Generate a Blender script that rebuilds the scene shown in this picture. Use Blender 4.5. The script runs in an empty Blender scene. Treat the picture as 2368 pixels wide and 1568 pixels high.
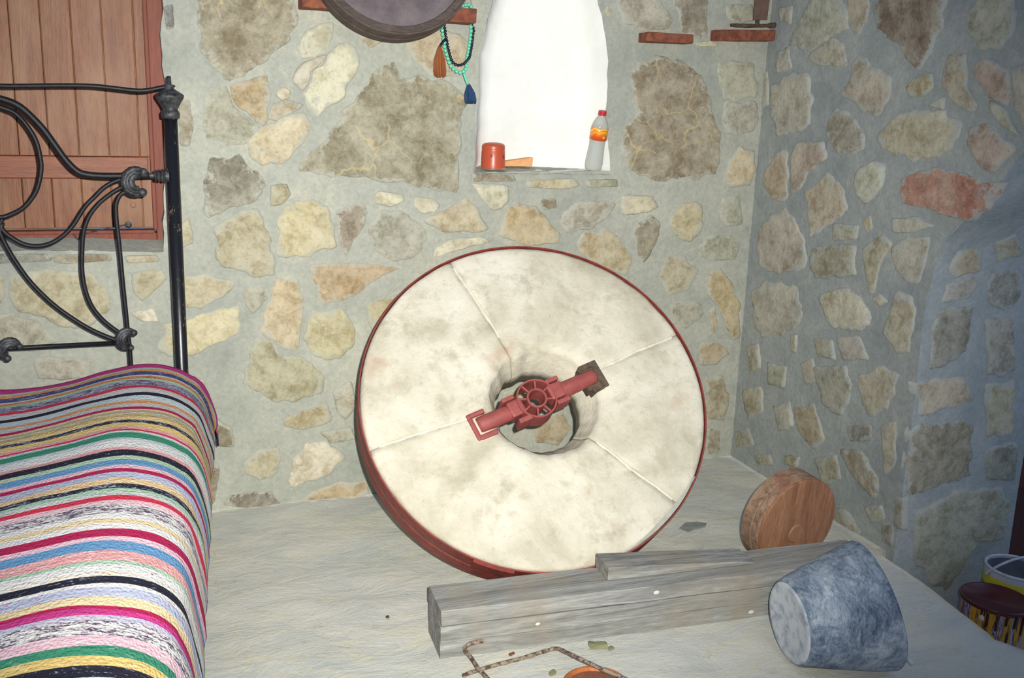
import bpy, math, random
from math import sin, cos, pi, sqrt, radians, atan2
from mathutils import Vector, Matrix, noise, geometry
random.seed(7)
S = bpy.context.scene
COL = S.collection

# ------------------------------------------------------------------ camera
FPX = 2300.0; EYE = Vector((0, 0, 1.45))
_p, _r, _y = radians(13.5), radians(2.0), radians(21.0)
FW = Vector((sin(_y)*cos(_p), cos(_y)*cos(_p), -sin(_p)))
_rt = Vector((cos(_y), -sin(_y), 0)); _up = _rt.cross(FW)
RT = _rt*cos(_r) + _up*sin(_r); UP = _up*cos(_r) - _rt*sin(_r)
cam = bpy.data.cameras.new('camera'); cam.sensor_width = 36; cam.lens = 36*FPX/2368
cam.clip_start = 0.02
co = bpy.data.objects.new('camera', cam); COL.objects.link(co)
co.matrix_world = Matrix(((RT.x, UP.x, -FW.x, EYE.x), (RT.y, UP.y, -FW.y, EYE.y), (RT.z, UP.z, -FW.z, EYE.z), (0, 0, 0, 1)))
S.camera = co
# ------------------------------------------------------------------ light
w = bpy.data.worlds.new('world'); S.world = w; w.use_nodes = True
w.node_tree.nodes['Background'].inputs[0].default_value = (0.50, 0.66, 1.0, 1)
w.node_tree.nodes['Background'].inputs[1].default_value = 0.30
def lamp(name, kind, loc, target, energy, color, **k):
    l = bpy.data.lights.new(name, kind); l.energy = energy; l.color = color
    for a, b in k.items(): setattr(l, a, b)
    o = bpy.data.objects.new(name, l); COL.objects.link(o); o.location = loc
    o.rotation_euler = (Vector(target) - Vector(loc)).to_track_quat('-Z', 'Y').to_euler()
    return o
FLASH = EYE + RT*0.062 + UP*0.05
lamp('camera_flash', 'SPOT', FLASH, (0.95, 3.43, 0.85), 650, (1.0, 0.975, 0.90), shadow_soft_size=0.012, spot_size=radians(76), spot_blend=1.0)
lamp('doorway_daylight', 'AREA', (3.6, 1.5, 1.3), (2.0, 2.6, 0.8), 4, (0.45, 0.66, 1.0), shape='RECTANGLE', size=0.9, size_y=1.6)
S.view_settings.view_transform = 'Standard'; S.view_settings.look = 'None'
S.view_settings.exposure = 0.0; S.view_settings.gamma = 1.0; S.view_settings.use_curve_mapping = False

# ------------------------------------------------------------------ helpers
def lin(c):
    return tuple(((v/255)/12.92 if v/255 <= .04045 else ((v/255+.055)/1.055)**2.4) for v in c)
def ray(px, py): return FW + RT*((px-1184)/FPX) - UP*((py-784)/FPX)
def onY(px, py, Y): d = ray(px, py); return EYE + d*(Y/d.y)
def onX(px, py, X): d = ray(px, py); return EYE + d*(X/d.x)
def onZ(px, py, Z): d = ray(px, py); return EYE + d*((Z-EYE.z)/d.z)
def nz(x, y=0., z=0.): return noise.noise(Vector((x, y, z)))
WY = 3.43; WX = 2.34

def mk(name, V, F, mat=None, parent=None, root=None, smooth=False, label=None, kind=None):
    off = root.location if root is not None else Vector((0, 0, 0))
    me = bpy.data.meshes.new(name)
    me.from_pydata([tuple(Vector(v)-off) for v in V], [], F); me.update()
    if mat: me.materials.append(mat)
    if smooth:
        me.polygons.foreach_set('use_smooth', [True]*len(me.polygons))
    o = bpy.data.objects.new(name, me); COL.objects.link(o)
    p = parent if parent is not None else root
    if p is not None: o.parent = p
    if label: o['label'] = label
    if kind: o['kind'] = kind
    return o
def thing(name, loc, label, cat, group=None):
    o = bpy.data.objects.new(name, None); o.empty_display_size = .05; COL.objects.link(o); o.location = loc
    o['label'] = label; o['category'] = cat
    if group: o['group'] = group
    return o
def tag(o, label, cat, group=None):
    o['label'] = label; o['category'] = cat
    if group: o['group'] = group
    return o
def hull_box(c, bevel=0.0, rough=0.0, cuts=0, seed=0):
    """c: 8 corners (bottom 4 ccw, top 4 ccw) -> verts, faces with optional bevel by bmesh"""
    import bmesh
    bm = bmesh.new(); vs = [bm.verts.new(p) for p in c]
    for f in ((3, 2, 1, 0), (4, 5, 6, 7), (0, 1, 5, 4), (1, 2, 6, 5), (2, 3, 7, 6), (3, 0, 4, 7)):
        bm.faces.new([vs[i] for i in f])
    bmesh.ops.recalc_face_normals(bm, faces=bm.faces)
    if cuts: bmesh.ops.subdivide_edges(bm, edges=bm.edges[:], cuts=cuts, use_grid_fill=True)
    if bevel:
        es = [e for e in bm.edges if len(e.link_faces) == 2 and e.calc_face_angle(0) > .5]
        bmesh.ops.bevel(bm, geom=es, offset=bevel, segments=2, affect='EDGES', profile=.6)
    if rough:
        for v in bm.verts:
            n = noise.noise_vector(v.co*14 + Vector((seed, 0, 0)))
            v.co += n*rough
    bm.verts.ensure_lookup_table(); bm.verts.index_update()
    V = [v.co.copy() for v in bm.verts]; F = [[v.index for v in f.verts] for f in bm.faces]
    bm.free(); return V, F
def box(x0, x1, y0, y1, z0, z1, **k):
    return hull_box([Vector(p) for p in ((x0, y0, z0), (x1, y0, z0), (x1, y1, z0), (x0, y1, z0), (x0, y0, z1), (x1, y0, z1), (x1, y1, z1), (x0, y1, z1))], **k)
def smooth_path(P, n=6, closed=False):
    P = [Vector(p) for p in P]; out = []; N = len(P)
    for i in range(N if closed else N-1):
        a = P[(i-1) % N] if closed or i > 0 else P[0]*2-P[1]
        b = P[i]; c = P[(i+1) % N]
        d = P[(i+2) % N] if closed or i+2 < N else P[-1]*2-P[-2]
        for k in range(n):
            t = k/n
            out.append(.5*((2*b)+(c-a)*t+(2*a-5*b+4*c-d)*t*t+(3*b-a-3*c+d)*t**3))
    if not closed: out.append(P[-1])
    return out
def tube(P, r, seg=10, closed=False):
    """r: radius or list"""
    P = [Vector(p) for p in P]; N = len(P); V = []; F = []
    up = Vector((0.123, 0.31, 0.94)); last = None
    for i in range(N):
        if closed: t = (P[(i+1) % N]-P[i-1]).normalized()
        else: t = (P[min(i+1, N-1)]-P[max(i-1, 0)]).normalized()
        if last is None: u = t.cross(up).normalized()
        else: u = (last - t*last.dot(t)).normalized()
        last = u; v = t.cross(u); rr = r[i] if isinstance(r, (list, tuple)) else r
        for k in range(seg):
            a = 2*pi*k/seg; V.append(P[i]+u*cos(a)*rr+v*sin(a)*rr)
    for i in range(N if closed else N-1):
        j = (i+1) % N
        for k in range(seg):
            l = (k+1) % seg; F.append((i*seg+k, i*seg+l, j*seg+l, j*seg+k))
    if not closed:
        F.append(tuple(range(seg))[::-1]); F.append(tuple(range((N-1)*seg, N*seg)))
    return V, F
def lathe(prof, seg=32, M=Matrix(), caps=True, a0=0, a1=2*pi, wob=0, seed=0):
    V = []; F = []; full = abs(a1-a0-2*pi) < 1e-6; n = seg if full else seg+1
    for (r, z) in prof:
        for k in range(n):
            a = a0+(a1-a0)*k/seg; q = r*(1+wob*nz(cos(a)*1.7+seed, sin(a)*1.7, z*5))
            V.append(M @ Vector((q*cos(a), q*sin(a), z)))
    for i in range(len(prof)-1):
        for k in range(seg):
            l = (k+1) % n; F.append((i*n+k, i*n+l, (i+1)*n+l, (i+1)*n+k))
    if caps and full:
        if prof[0][0] > 1e-5: F.append(tuple(range(n))[::-1])
        if prof[-1][0] > 1e-5: F.append(tuple(range((len(prof)-1)*n, len(prof)*n)))
    return V, F
def join(*parts):
    V = []; F = []
    for v, f in parts:
        o = len(V); V += list(v); F += [tuple(i+o for i in q) for q in f]
    return V, F
def sphere(c, r, seg=12, rings=8, sc=(1, 1, 1)):
    prof = [(max(1e-6, r*sin(pi*i/rings)), -r*cos(pi*i/rings)) for i in range(rings+1)]
    V, F = lathe(prof, seg, caps=False)
    return [Vector((v.x*sc[0], v.y*sc[1], v.z*sc[2]))+Vector(c) for v in V], F

# ------------------------------------------------------------------ materials
def nt(name):
    m = bpy.data.materials.new(name); m.use_nodes = True; t = m.node_tree
    b = t.nodes['Principled BSDF']; return m, t, b
def N(t, typ, **k):
    n = t.nodes.new(typ)
    for a, b in k.items():
        if a.startswith('i_'):
            n.inputs[int(a[2:]) if a[2:].isdigit() else a[2:].replace('_', ' ')].default_value = b
        else: setattr(n, a, b)
    return n
def ramp(t, fac, stops):
    r = t.nodes.new('ShaderNodeValToRGB'); e = r.color_ramp.elements
    while len(e) < len(stops): e.new(.5)
    for i, (p, c) in enumerate(stops):
        e[i].position = p; e[i].color = (*lin(c), 1) if len(c) == 3 and max(c) > 1 else (*c, 1) if len(c) == 3 else c
    t.links.new(fac, r.inputs[0]); return r.outputs[0]
def mixc(t, fac, a, b, mode='MIX'):
    m = t.nodes.new('ShaderNodeMix'); m.data_type = 'RGBA'; m.blend_type = mode
    for s, v in ((0, fac), (6, a), (7, b)):
        if hasattr(v, 'links'): t.links.new(v, m.inputs[s])
        elif isinstance(v, (int, float)): m.inputs[s].default_value = v
        else: m.inputs[s].default_value = (*v, 1)
    return m.outputs[2]
def math_(t, op, a, b=0.0, clamp=False):
    m = t.nodes.new('ShaderNodeMath'); m.operation = op; m.use_clamp = clamp
    for i, v in ((0, a), (1, b)):
        if hasattr(v, 'links'): t.links.new(v, m.inputs[i])
        else: m.inputs[i].default_value = v
    return m.outputs[0]
def tex(t, scale, detail=6, rough=.6, sc3=None, rot=None, coord='Object', kind='NOISE', dist=0):
    c = t.nodes.new('ShaderNodeTexCoord'); out = c.outputs[coord]
    if sc3 or rot:
        mp = t.nodes.new('ShaderNodeMapping')
        if sc3: mp.inputs['Scale'].default_value = sc3
        if rot: mp.inputs['Rotation'].default_value = rot
        t.links.new(out, mp.inputs[0]); out = mp.outputs[0]
    if kind == 'NOISE':
        n = t.nodes.new('ShaderNodeTexNoise'); n.inputs['Scale'].default_value = scale
        n.inputs['Detail'].default_value = detail; n.inputs['Roughness'].default_value = rough
        n.inputs['Distortion'].default_value = dist
        t.links.new(out, n.inputs[0]); return n.outputs[0]
    if kind == 'VORO':
        n = t.nodes.new('ShaderNodeTexVoronoi'); n.inputs['Scale'].default_value = scale
        n.feature = 'DISTANCE_TO_EDGE'; t.links.new(out, n.inputs[0]); return n.outputs[0]
def bump(t, b, h, strength=.4, dist=.01):
    n = t.nodes.new('ShaderNodeBump'); n.inputs['Strength'].default_value = strength; n.inputs['Distance'].default_value = dist
    t.links.new(h, n.inputs['Height']); t.links.new(n.outputs[0], b.inputs['Normal'])
def simple(name, c, rough=.6, metal=0., var=.15, vs=20, bs=.15, bd=.003, spec=.5, c2=None, vlo=.38, vhi=.62):
    m, t, b = nt(name)
    n = tex(t, vs, 7, .65)
    c2 = c2 or tuple(v*(1-var*2) for v in c)
    t.links.new(ramp(t, n, [(vlo, c2), (vhi, c)]), b.inputs['Base Color'])
    b.inputs['Roughness'].default_value = rough; b.inputs['Metallic'].default_value = metal
    b.inputs['Specular IOR Level'].default_value = spec
    bump(t, b, n, bs, bd); return m
def mortar_mat(name, base=(171, 174, 163), hi=(192, 191, 175), lo=(152, 156, 147), specks=True):
    m, t, b = nt(name)
    n1 = tex(t, 2.3, 5, .6); n2 = tex(t, 60, 6, .8); n3 = tex(t, 9, 6, .7, dist=.6)
    c = ramp(t, n3, [(.3, lo), (.5, base), (.7, hi)])
    c = mixc(t, .5, c, ramp(t, n1, [(.35, lo), (.65, hi)]))
    c = mixc(t, ramp(t, n2, [(.35, (.35, .35, .35)), (.6, (0, 0, 0))]), c, lin(tuple(v*.78 for v in lo)))
    t.links.new(c, b.inputs['Base Color']); b.inputs['Roughness'].default_value = .95; b.inputs['Specular IOR Level'].default_value = .15
    h = math_(t, 'ADD', math_(t, 'MULTIPLY', n2, .25), n3)
    bump(t, b, h, .55, .012); return m
M_MORT = mortar_mat('wall_mortar')
M_JAMB = mortar_mat('jamb_mortar', (164, 170, 170), (182, 186, 184), (142, 150, 150))
M_MORTR = mortar_mat('shaded_wall_mortar', (154, 160, 159), (174, 178, 172), (134, 142, 143))  # right wall's weaker, bluer light worked into its mortar colour

def stone_mat(name='field_stone', mortc=(180, 181, 168)):
    m, t, b = nt(name); mort = lin(mortc)
    tint = N(t, 'ShaderNodeAttribute', attribute_name='tint'); ed = N(t, 'ShaderNodeAttribute', attribute_name='edge')
    n1 = tex(t, 7, 8, .72, dist=.4); n2 = tex(t, 70, 5, .75); n3 = tex(t, 22, 8, .7, dist=.5)
    tb = mixc(t, .27, tint.outputs[0], lin((184, 184, 174)))
    dark = mixc(t, 1, tb, (.66, .62, .55), 'MULTIPLY')
    c = mixc(t, ramp(t, n3, [(.40, (0, 0, 0)), (.58, (1, 1, 1))]), dark, tb)
    lite = mixc(t, .42, tb, lin((214, 210, 190)))
    n5 = tex(t, 34, 8, .8, dist=.3)
    c = mixc(t, ramp(t, n1, [(.44, (0, 0, 0)), (.62, (.8, .8, .8))]), c, lite)
    c = mixc(t, ramp(t, n5, [(.54, (0, 0, 0)), (.66, (.6, .6, .6))]), c, lite)
    c = mixc(t, ramp(t, n2, [(.3, (.45, .45, .45)), (.5, (0, 0, 0))]), c, mixc(t, 1, tb, (.4, .36, .3), 'MULTIPLY'))
    # thin pale calcite veins, only on the stones whose tint alpha asks for them
    tc = t.nodes.new('ShaderNodeTexCoord'); dn = N(t, 'ShaderNodeTexNoise'); dn.inputs['Scale'].default_value = 5; dn.inputs['Detail'].default_value = 5
    t.links.new(tc.outputs['Object'], dn.inputs[0]); vm = N(t, 'ShaderNodeVectorMath', operation='SCALE'); vm.inputs['Scale'].default_value = .22; t.links.new(dn.outputs['Color'], vm.inputs[0])
    vadd = N(t, 'ShaderNodeVectorMath', operation='ADD'); t.links.new(tc.outputs['Object'], vadd.inputs[0]); t.links.new(vm.outputs[0], vadd.inputs[1])
    vo = N(t, 'ShaderNodeTexVoronoi', feature='DISTANCE_TO_EDGE'); vo.inputs['Scale'].default_value = 6.5; t.links.new(vadd.outputs[0], vo.inputs[0])
    vein = ramp(t, vo.outputs['Distance'], [(.006, (1, 1, 1)), (.022, (0, 0, 0))])
    vf = math_(t, 'MULTIPLY', vein, math_(t, 'MULTIPLY', tint.outputs['Alpha'], ramp(t, tex(t, 3, 3), [(.45, (0, 0, 0)), (.55, (1, 1, 1))])))
    c = mixc(t, math_(t, 'MULTIPLY', vf, .5), c, lin((206, 188, 136)))
    # cement smeared over the edges
    nm = tex(t, 20, 9, .8)
    s = math_(t, 'ADD', ed.outputs['Fac'], math_(t, 'MULTIPLY', math_(t, 'SUBTRACT', nm, .5), 3.2))
    sm = ramp(t, s, [(.40, (0, 0, 0)), (.66, (1, 1, 1))])
    c = mixc(t, math_(t, 'MULTIPLY', sm, .86), c, mort)
    t.links.new(c, b.inputs['Base Color']); b.inputs['Roughness'].default_value = .92; b.inputs['Specular IOR Level'].default_value = .2
    bump(t, b, math_(t, 'ADD', n3, math_(t, 'MULTIPLY', n2, .3)), .6, .012); return m
M_STONE = stone_mat(); M_STONER = stone_mat('field_stone_shaded_wall', (168, 173, 170))  # smear on the right-wall copy follows that wall's painted-in dimmer, bluer light

def floor_mat():
    m, t, b = nt('slate_floor')
    a = tex(t, 4.5, 10, .72, sc3=(1, 1.9, 1), rot=(0, 0, radians(-8)), dist=.5)
    a2 = tex(t, 2.2, 6, .6, dist=.5); f = tex(t, 90, 4, .8)
    c = ramp(t, a, [(.30, (196, 199, 194)), (.48, (212, 214, 206)), (.60, (222, 219, 202)), (.68, (208, 209, 200))])
    c = mixc(t, .45, c, ramp(t, a2, [(.38, (196, 200, 195)), (.62, (222, 218, 204))]))
    v = tex(t, .9, 9, .66, sc3=(1, 2.6, 1), rot=(0, 0, radians(-10)), dist=.5)
    vein = ramp(t, v, [(.495, (0, 0, 0)), (.502, (1, 1, 1)), (.509, (0, 0, 0))])
    c = mixc(t, math_(t, 'MULTIPLY', vein, .8), c, lin((230, 220, 184)))
    sp = tex(t, 11, 8, .8, dist=.4)
    c = mixc(t, ramp(t, sp, [(.58, (0, 0, 0)), (.70, (.6, .6, .6))]), c, lin((172, 162, 134)))
    c = mixc(t, ramp(t, f, [(.28, (.5, .5, .5)), (.4, (0, 0, 0))]), c, lin((150, 152, 142)))
    t.links.new(c, b.inputs['Base Color']); b.inputs['Roughness'].default_value = .9; b.inputs['Specular IOR Level'].default_value = .2
    bump(t, b, math_(t, 'ADD', a, math_(t, 'MULTIPLY', f, .12)), .62, .02); return m
M_FLOOR = floor_mat()

def wood_mat(name, ca, cb, sc=(1, 1, 1), scale=6, rough=.55, stain=None, bd=.003, spec=.4, knots=True, bs=.4):
    m, t, b = nt(name)
    oi = N(t, 'ShaderNodeObjectInfo')
    tc = t.nodes.new('ShaderNodeTexCoord'); mp = t.nodes.new('ShaderNodeMapping'); mp.inputs['Scale'].default_value = sc
    va = t.nodes.new('ShaderNodeVectorMath'); va.operation = 'ADD'; t.links.new(tc.outputs['Object'], va.inputs[0])
    cmb = t.nodes.new('ShaderNodeCombineXYZ')
    for i in range(3): t.links.new(math_(t, 'MULTIPLY', oi.outputs['Random'], 7.3+i), cmb.inputs[i])
    t.links.new(cmb.outputs[0], va.inputs[1]); t.links.new(va.outputs[0], mp.inputs[0])
    def nn(s, d, r, dist=0):
        n = t.nodes.new('ShaderNodeTexNoise'); n.inputs['Scale'].default_value = s; n.inputs['Detail'].default_value = d
        n.inputs['Roughness'].default_value = r; n.inputs['Distortion'].default_value = dist; t.links.new(mp.outputs[0], n.inputs[0]); return n.outputs[0]
    g = nn(scale, 4, .55, 1.2); g2 = nn(scale*9, 3, .6)
    c = ramp(t, g, [(.3, ca), (.7, cb)])
    c = mixc(t, ramp(t, g2, [(.35, (.35, .35, .35)), (.6, (0, 0, 0))]), c, lin(tuple(v*.72 for v in ca)))
    if stain:
        s = tex(t, 3.2, 4, .6, sc3=(2, 1, .8)); c = mixc(t, ramp(t, s, [(.45, (0, 0, 0)), (.7, (.75, .75, .75))]), c, lin(stain))
    t.links.new(c, b.inputs['Base Color']); b.inputs['Roughness'].default_value = rough; b.inputs['Specular IOR Level'].default_value = spec
    bump(t, b, math_(t, 'ADD', g, math_(t, 'MULTIPLY', g2, .5)), bs, bd); return m
M_SHUT = wood_mat('varnished_pine', (116, 66, 38), (144, 92, 56), (14, 14, 1.2), 2.2, .5, stain=(152, 116, 86))
M_SHUTH = wood_mat('varnished_pine_rail', (118, 62, 40), (150, 88, 56), (1.2, 14, 14), 2.2, .5)
M_FRAME = wood_mat('reddish_frame_wood', (116, 58, 42), (136, 72, 54), (10, 10, 1), 2, .6)
M_BEAM = wood_mat('weathered_timber', (116, 115, 111), (174, 175, 170), (1.1, 16, 16), 1.9, .9, stain=(150, 141, 126), bd=.006, spec=.15, bs=.6)
M_DISC = wood_mat('pale_red_wood', (136, 92, 66), (176, 128, 96), (14, 14, 1.3), 1.6, .6)
M_DISCS = wood_mat('disc_rim_wood', (116, 88, 70), (176, 148, 122), (8, 8, 8), 3.5, .7, stain=(134, 72, 56))
M_DISH = wood_mat('dish_wood', (168, 92, 48), (202, 122, 68), (5, 5, 5), 3, .5)
M_DISHI = wood_mat('dish_inside', (128, 82, 62), (150, 98, 74), (5, 5, 5), 3, .6)
M_PLAST = simple('white_plaster', lin((236, 237, 232)), .85, var=.04, vs=5, bs=.35, bd=.012)
M_BRICK = simple('terracotta_brick', lin((142, 84, 60)), .9, vs=40, bs=.5, bd=.004, c2=lin((104, 58, 44)))
M_BLACK = simple('black_enamel', lin((26, 26, 31)), .5, .0, vs=70, bs=.4, bd=.002, c2=lin((14, 14, 18)), spec=.35)
def worn_black():
    m, t, b = nt('chipped_black_paint'); n = tex(t, 45, 8, .75, sc3=(1, 1, .35)); n2 = tex(t, 9, 4, .6)
    f = ramp(t, math_(t, 'ADD', n, math_(t, 'MULTIPLY', math_(t, 'SUBTRACT', n2, .5), .5)), [(.60, (0, 0, 0)), (.68, (1, 1, 1))])
    t.links.new(mixc(t, math_(t, 'MULTIPLY', f, .8), lin((22, 22, 27)), lin((150, 140, 118))), b.inputs['Base Color'])
    b.inputs['Roughness'].default_value = .3; bump(t, b, n, .25, .002); return m
M_POST = worn_black()
M_CAST = simple('cast_iron_dusty', lin((78, 80, 82)), .5, .3, vs=60, bs=.5, bd=.003, c2=lin((30, 30, 34)))
M_RED = simple('red_oxide_paint', lin((150, 76, 72)), .6, .0, vs=35, bs=.4, bd=.003, c2=lin((132, 62, 58)), vlo=.3)
M_BAND = simple('red_iron_hoop', lin((142, 62, 52)), .6, .0, vs=30, bs=.4, bd=.003, c2=lin((112, 50, 44)))
M_RUST = simple('rusty_iron', lin((104, 88, 70)), .85, .2, vs=45, bs=.6, bd=.004, c2=lin((70, 58, 50)))
M_ROD = simple('rusty_rod', lin((158, 142, 124)), .85, .2, vs=70, bs=.6, bd=.003, c2=lin((84, 66, 58)), vlo=.42, vhi=.55)
def mill_mat():
    m, t, b = nt('millstone_burr')
    a = tex(t, 3.2, 8, .65, dist=.3); f = tex(t, 55, 6, .75); d = tex(t, 13, 7, .68); s = tex(t, 4.5, 3, .6)
    c = ramp(t, a, [(.34, (178, 172, 152)), (.5, (204, 198, 180)), (.66, (218, 213, 198))])
    c = mixc(t, ramp(t, d, [(.30, (.8, .8, .8)), (.48, (0, 0, 0))]), c, lin((166, 160, 138)))
    c = mixc(t, ramp(t, f, [(.26, (.7, .7, .7)), (.42, (0, 0, 0))]), c, lin((160, 152, 128)))
    c = mixc(t, ramp(t, s, [(.60, (0, 0, 0)), (.70, (.55, .55, .55))]), c, lin((176, 144, 120)))
    t.links.new(c, b.inputs['Base Color']); b.inputs['Roughness'].default_value = .92; b.inputs['Specular IOR Level'].default_value = .15
    bump(t, b, math_(t, 'ADD', math_(t, 'MULTIPLY', f, .35), d), .6, .01); return m
M_MILL = mill_mat()
M_SEAM = simple('pale_joint_plaster', lin((220, 215, 199)), .9, var=.08, vs=40, bs=.4, bd=.005)
def bucket_mat():
    m, t, b = nt('scuffed_blue_grey_rubber')
    a = tex(t, 13, 9, .8, dist=.8, sc3=(1.6, 1, 1)); f = tex(t, 60, 6, .8, sc3=(3, .7, 1), rot=(.4, .3, .6), dist=1.0); g = tex(t, 3.2, 3, .5)
    k = math_(t, 'ADD', math_(t, 'MULTIPLY', a, .6), math_(t, 'MULTIPLY', f, .4))
    k = math_(t, 'ADD', k, math_(t, 'MULTIPLY', math_(t, 'SUBTRACT', g, .5), .35))
    c = ramp(t, k, [(.38, (64, 78, 98)), (.49, (116, 130, 146)), (.62, (176, 184, 192))])
    t.links.new(c, b.inputs['Base Color']); b.inputs['Roughness'].default_value = .85; b.inputs['Specular IOR Level'].default_value = .2
    bump(t, b, k, .5, .006); return m
M_BUCK = bucket_mat()
M_BUCKB = simple('dusty_bucket_base', lin((184, 190, 196)), .9, vs=34, bs=.4, bd=.004, c2=lin((138, 148, 162)), vlo=.34, vhi=.54)

# ------------------------------------------------------------------ the setting: walls
def cdt_wall(outline, holes, step, mapf, amp=.003, seed=0):
    xs = [p[0] for p in outline]; ys = [p[1] for p in outline]
    def inside(p, poly):
        c = False; j = len(poly)-1
        for i in range(len(poly)):
            a, b = poly[i], poly[j]
            if (a[1] > p[1]) != (b[1] > p[1]) and p[0] < (b[0]-a[0])*(p[1]-a[1])/(b[1]-a[1])+a[0]: c = not c
            j = i
        return c
    def near(p, poly, d):
        for i in range(len(poly)):
            a = Vector(poly[i-1]); b = Vector(poly[i]); ab = b-a; t = max(0, min(1, (Vector(p)-a).dot(ab)/max(1e-9, ab.length_squared)))
            if (a+ab*t-Vector(p)).length < d: return True
        return False
    pts = []; edges = []
    for poly in [outline]+holes:
        o = len(pts); pts += [Vector(p) for p in poly]
        edges += [(o+i, o+(i+1) % len(poly)) for i in range(len(poly))]
    x = min(xs)+step/2; k = 0
    while x < max(xs):
        y = min(ys)+step/2+(k % 2)*step/2
        while y < max(ys):
            if inside((x, y), outline) and not any(inside((x, y), h) for h in holes) and not any(near((x, y), q, step*.4) for q in [outline]+holes):
                pts.append(Vector((x+random.uniform(-.2, .2)*step, y+random.uniform(-.2, .2)*step)))
            y += step
        x += step; k += 1
    V2, _, F, *_ = geometry.delaunay_2d_cdt(pts, edges, [], 0, 1e-6)
    FF = []
    for f in F:
        c = sum((V2[i] for i in f), Vector((0, 0)))/len(f)
        if inside(c, outline) and not any(inside(c, h) for h in holes): FF.append(tuple(f))
    V = [mapf(v[0], v[1], amp*(nz(v[0]*6+seed, v[1]*6)+.8*nz(v[0]*16, v[1]*16+seed)+.6*nz(v[0]*2, v[1]*2, seed))) for v in V2]
    return V, FF
def fine(poly, d=.02, jit=.004, seed=0):
    out = []
    for i in range(len(poly)):
        a = Vector(poly[i]); b = Vector(poly[(i+1) % len(poly)]); n = max(1, int((b-a).length/d))
        for k in range(n):
            p = a+(b-a)*(k/n)
            out.append((p[0]+jit*nz(p[0]*25+seed, p[1]*25), p[1]+jit*nz(p[0]*25, p[1]*25+seed+9)))
    return out
def bmap(u, v, o): return Vector((u, WY-o, v))
def rmap(u, v, o): return Vector((WX-o, u, v))

# openings of the back wall, in metres on the wall plane
def P2(px, py): q = onY(px, py, WY); return (q.x, q.z)
niche = [P2(*q) for q in ((1095, 399), (1097, 380), (1103, 300), (1107, 200), (1107, 113), (1116, 98), (1128, 45), (1140, 0), (1152, -45), (1185, -110), (1240, -140), (1300, -130), (1350, -80), (1378, -20), (1390, 40), (1400, 90), (1406, 140), (1403, 200), (1400, 260), (1404, 330), (1412, 395))]
win = [P2(*q) for q in ((-420, 575), (378, 583), (380, 400), (385, 250), (381, 195), (373, 150), (371, 80), (377, 20), (372, -60), (372, -150), (-420, -150))]
nicheF = fine(niche, .02, .004, 3); winF = fine(win, .03, .006, 5)
outl = [(-1.35, -.03), (WX+.01, -.03), (WX+.01, 2.15), (-1.35, 2.15)]
V, F = cdt_wall(outl, [nicheF, winF], .03, bmap, .0022, 1)
# reveal of the window opening, part of the wall surface
o = len(V); n = len(winF)
for (x, z) in winF: V.append(Vector((x, WY, z)))
for (x, z) in winF:
    zz = z+(.05 if z < win[0][1]+.05 and z > win[0][1]-.05 else 0); V.append(Vector((x, WY+.16, zz)))
F += [(o+i, o+(i+1) % n, o+n+(i+1) % n, o+n+i) for i in range(n)]
wall_back = mk('wall_back', V, F, M_MORT, smooth=True, kind='structure')
# white-washed niche: side reveal, back, and the grey sloping sill
V = []; F = []; n = len(nicheF); ND = .11
zc = sum(p[1] for p in nicheF)/n; xc = sum(p[0] for p in nicheF)/n
for k, (dy, s) in enumerate(((-.002, 1.0), (.006, .985), (.018, .96), (.04, .925), (.07, .88), (.095, .80), (ND, .65))):
    for (x, z) in nicheF:
        q = .003*nz(x*12, z*12, k*2.1)
        V.append(Vector((xc+(x-xc)*s+q, WY+dy, (z if z < 1.25 else zc+(z-zc)*s)+q)))
for k in range(6): F += [(k*n+i, k*n+(i+1) % n, (k+1)*n+(i+1) % n, (k+1)*n+i) for i in range(n)]
pts = [Vector((V[6*n+i].x, V[6*n+i].z)) for i in range(n)]
import itertools
tri = geometry.tessellate_polygon([[Vector((p.x, p.y, 0)) for p in pts]])
F += [tuple(6*n+i for i in f) for f in tri]
nich = mk('niche_plaster', V, F, M_PLAST, parent=wall_back, label='white-washed inside of the arched wall niche', smooth=True)
x0, x1 = niche[0][0]+.002, niche[-1][0]-.002; zs = niche[0][1]
V = []; F = []; nx = 26; ny = 6
for j in range(ny+1):
    for i in range(nx+1):
        u = i/nx; v = j/ny; x = x0+(x1-x0)*u
        V.append(Vector((x, WY-.006+(ND-.004)*v, zs-.003+.004*nz(x*20, v*3)+v*.012+(1-u)*v*.012)))
for j in range(ny):
    for i in range(nx): a = j*(nx+1)+i; F.append((a, a+1, a+nx+2, a+nx+1))
mk('niche_sill', V, F, M_MORT, parent=wall_back, smooth=True)
def sill_z(x, y): return zs-.003+((y-WY)/ND)*.018

# right wall with the arched doorway
arch = [(2.43, -.26), (2.43, .5), (2.436, .88), (2.40, 1.067), (2.243, 1.229), (2.147, 1.359), (2.0, 1.50), (1.82, 1.61), (1.6, 1.70), (1.35, 1.75), (1.1, 1.76)]
ro = [(WY+.01, -.03), (WY+.01, 2.15), (.9, 2.15), (.9, 1.76)]+arch[::-1]+[]
ro = [(WY+.01, -.26), (WY+.01, 2.15), (.9, 2.15), (.9, 1.76)]+arch[::-1]
V, F = cdt_wall(fine(ro, .04, .0, 0), [], .03, rmap, .0028, 4)
wall_right = mk('wall_right', V, F, M_MORTR, smooth=True, kind='structure')
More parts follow.
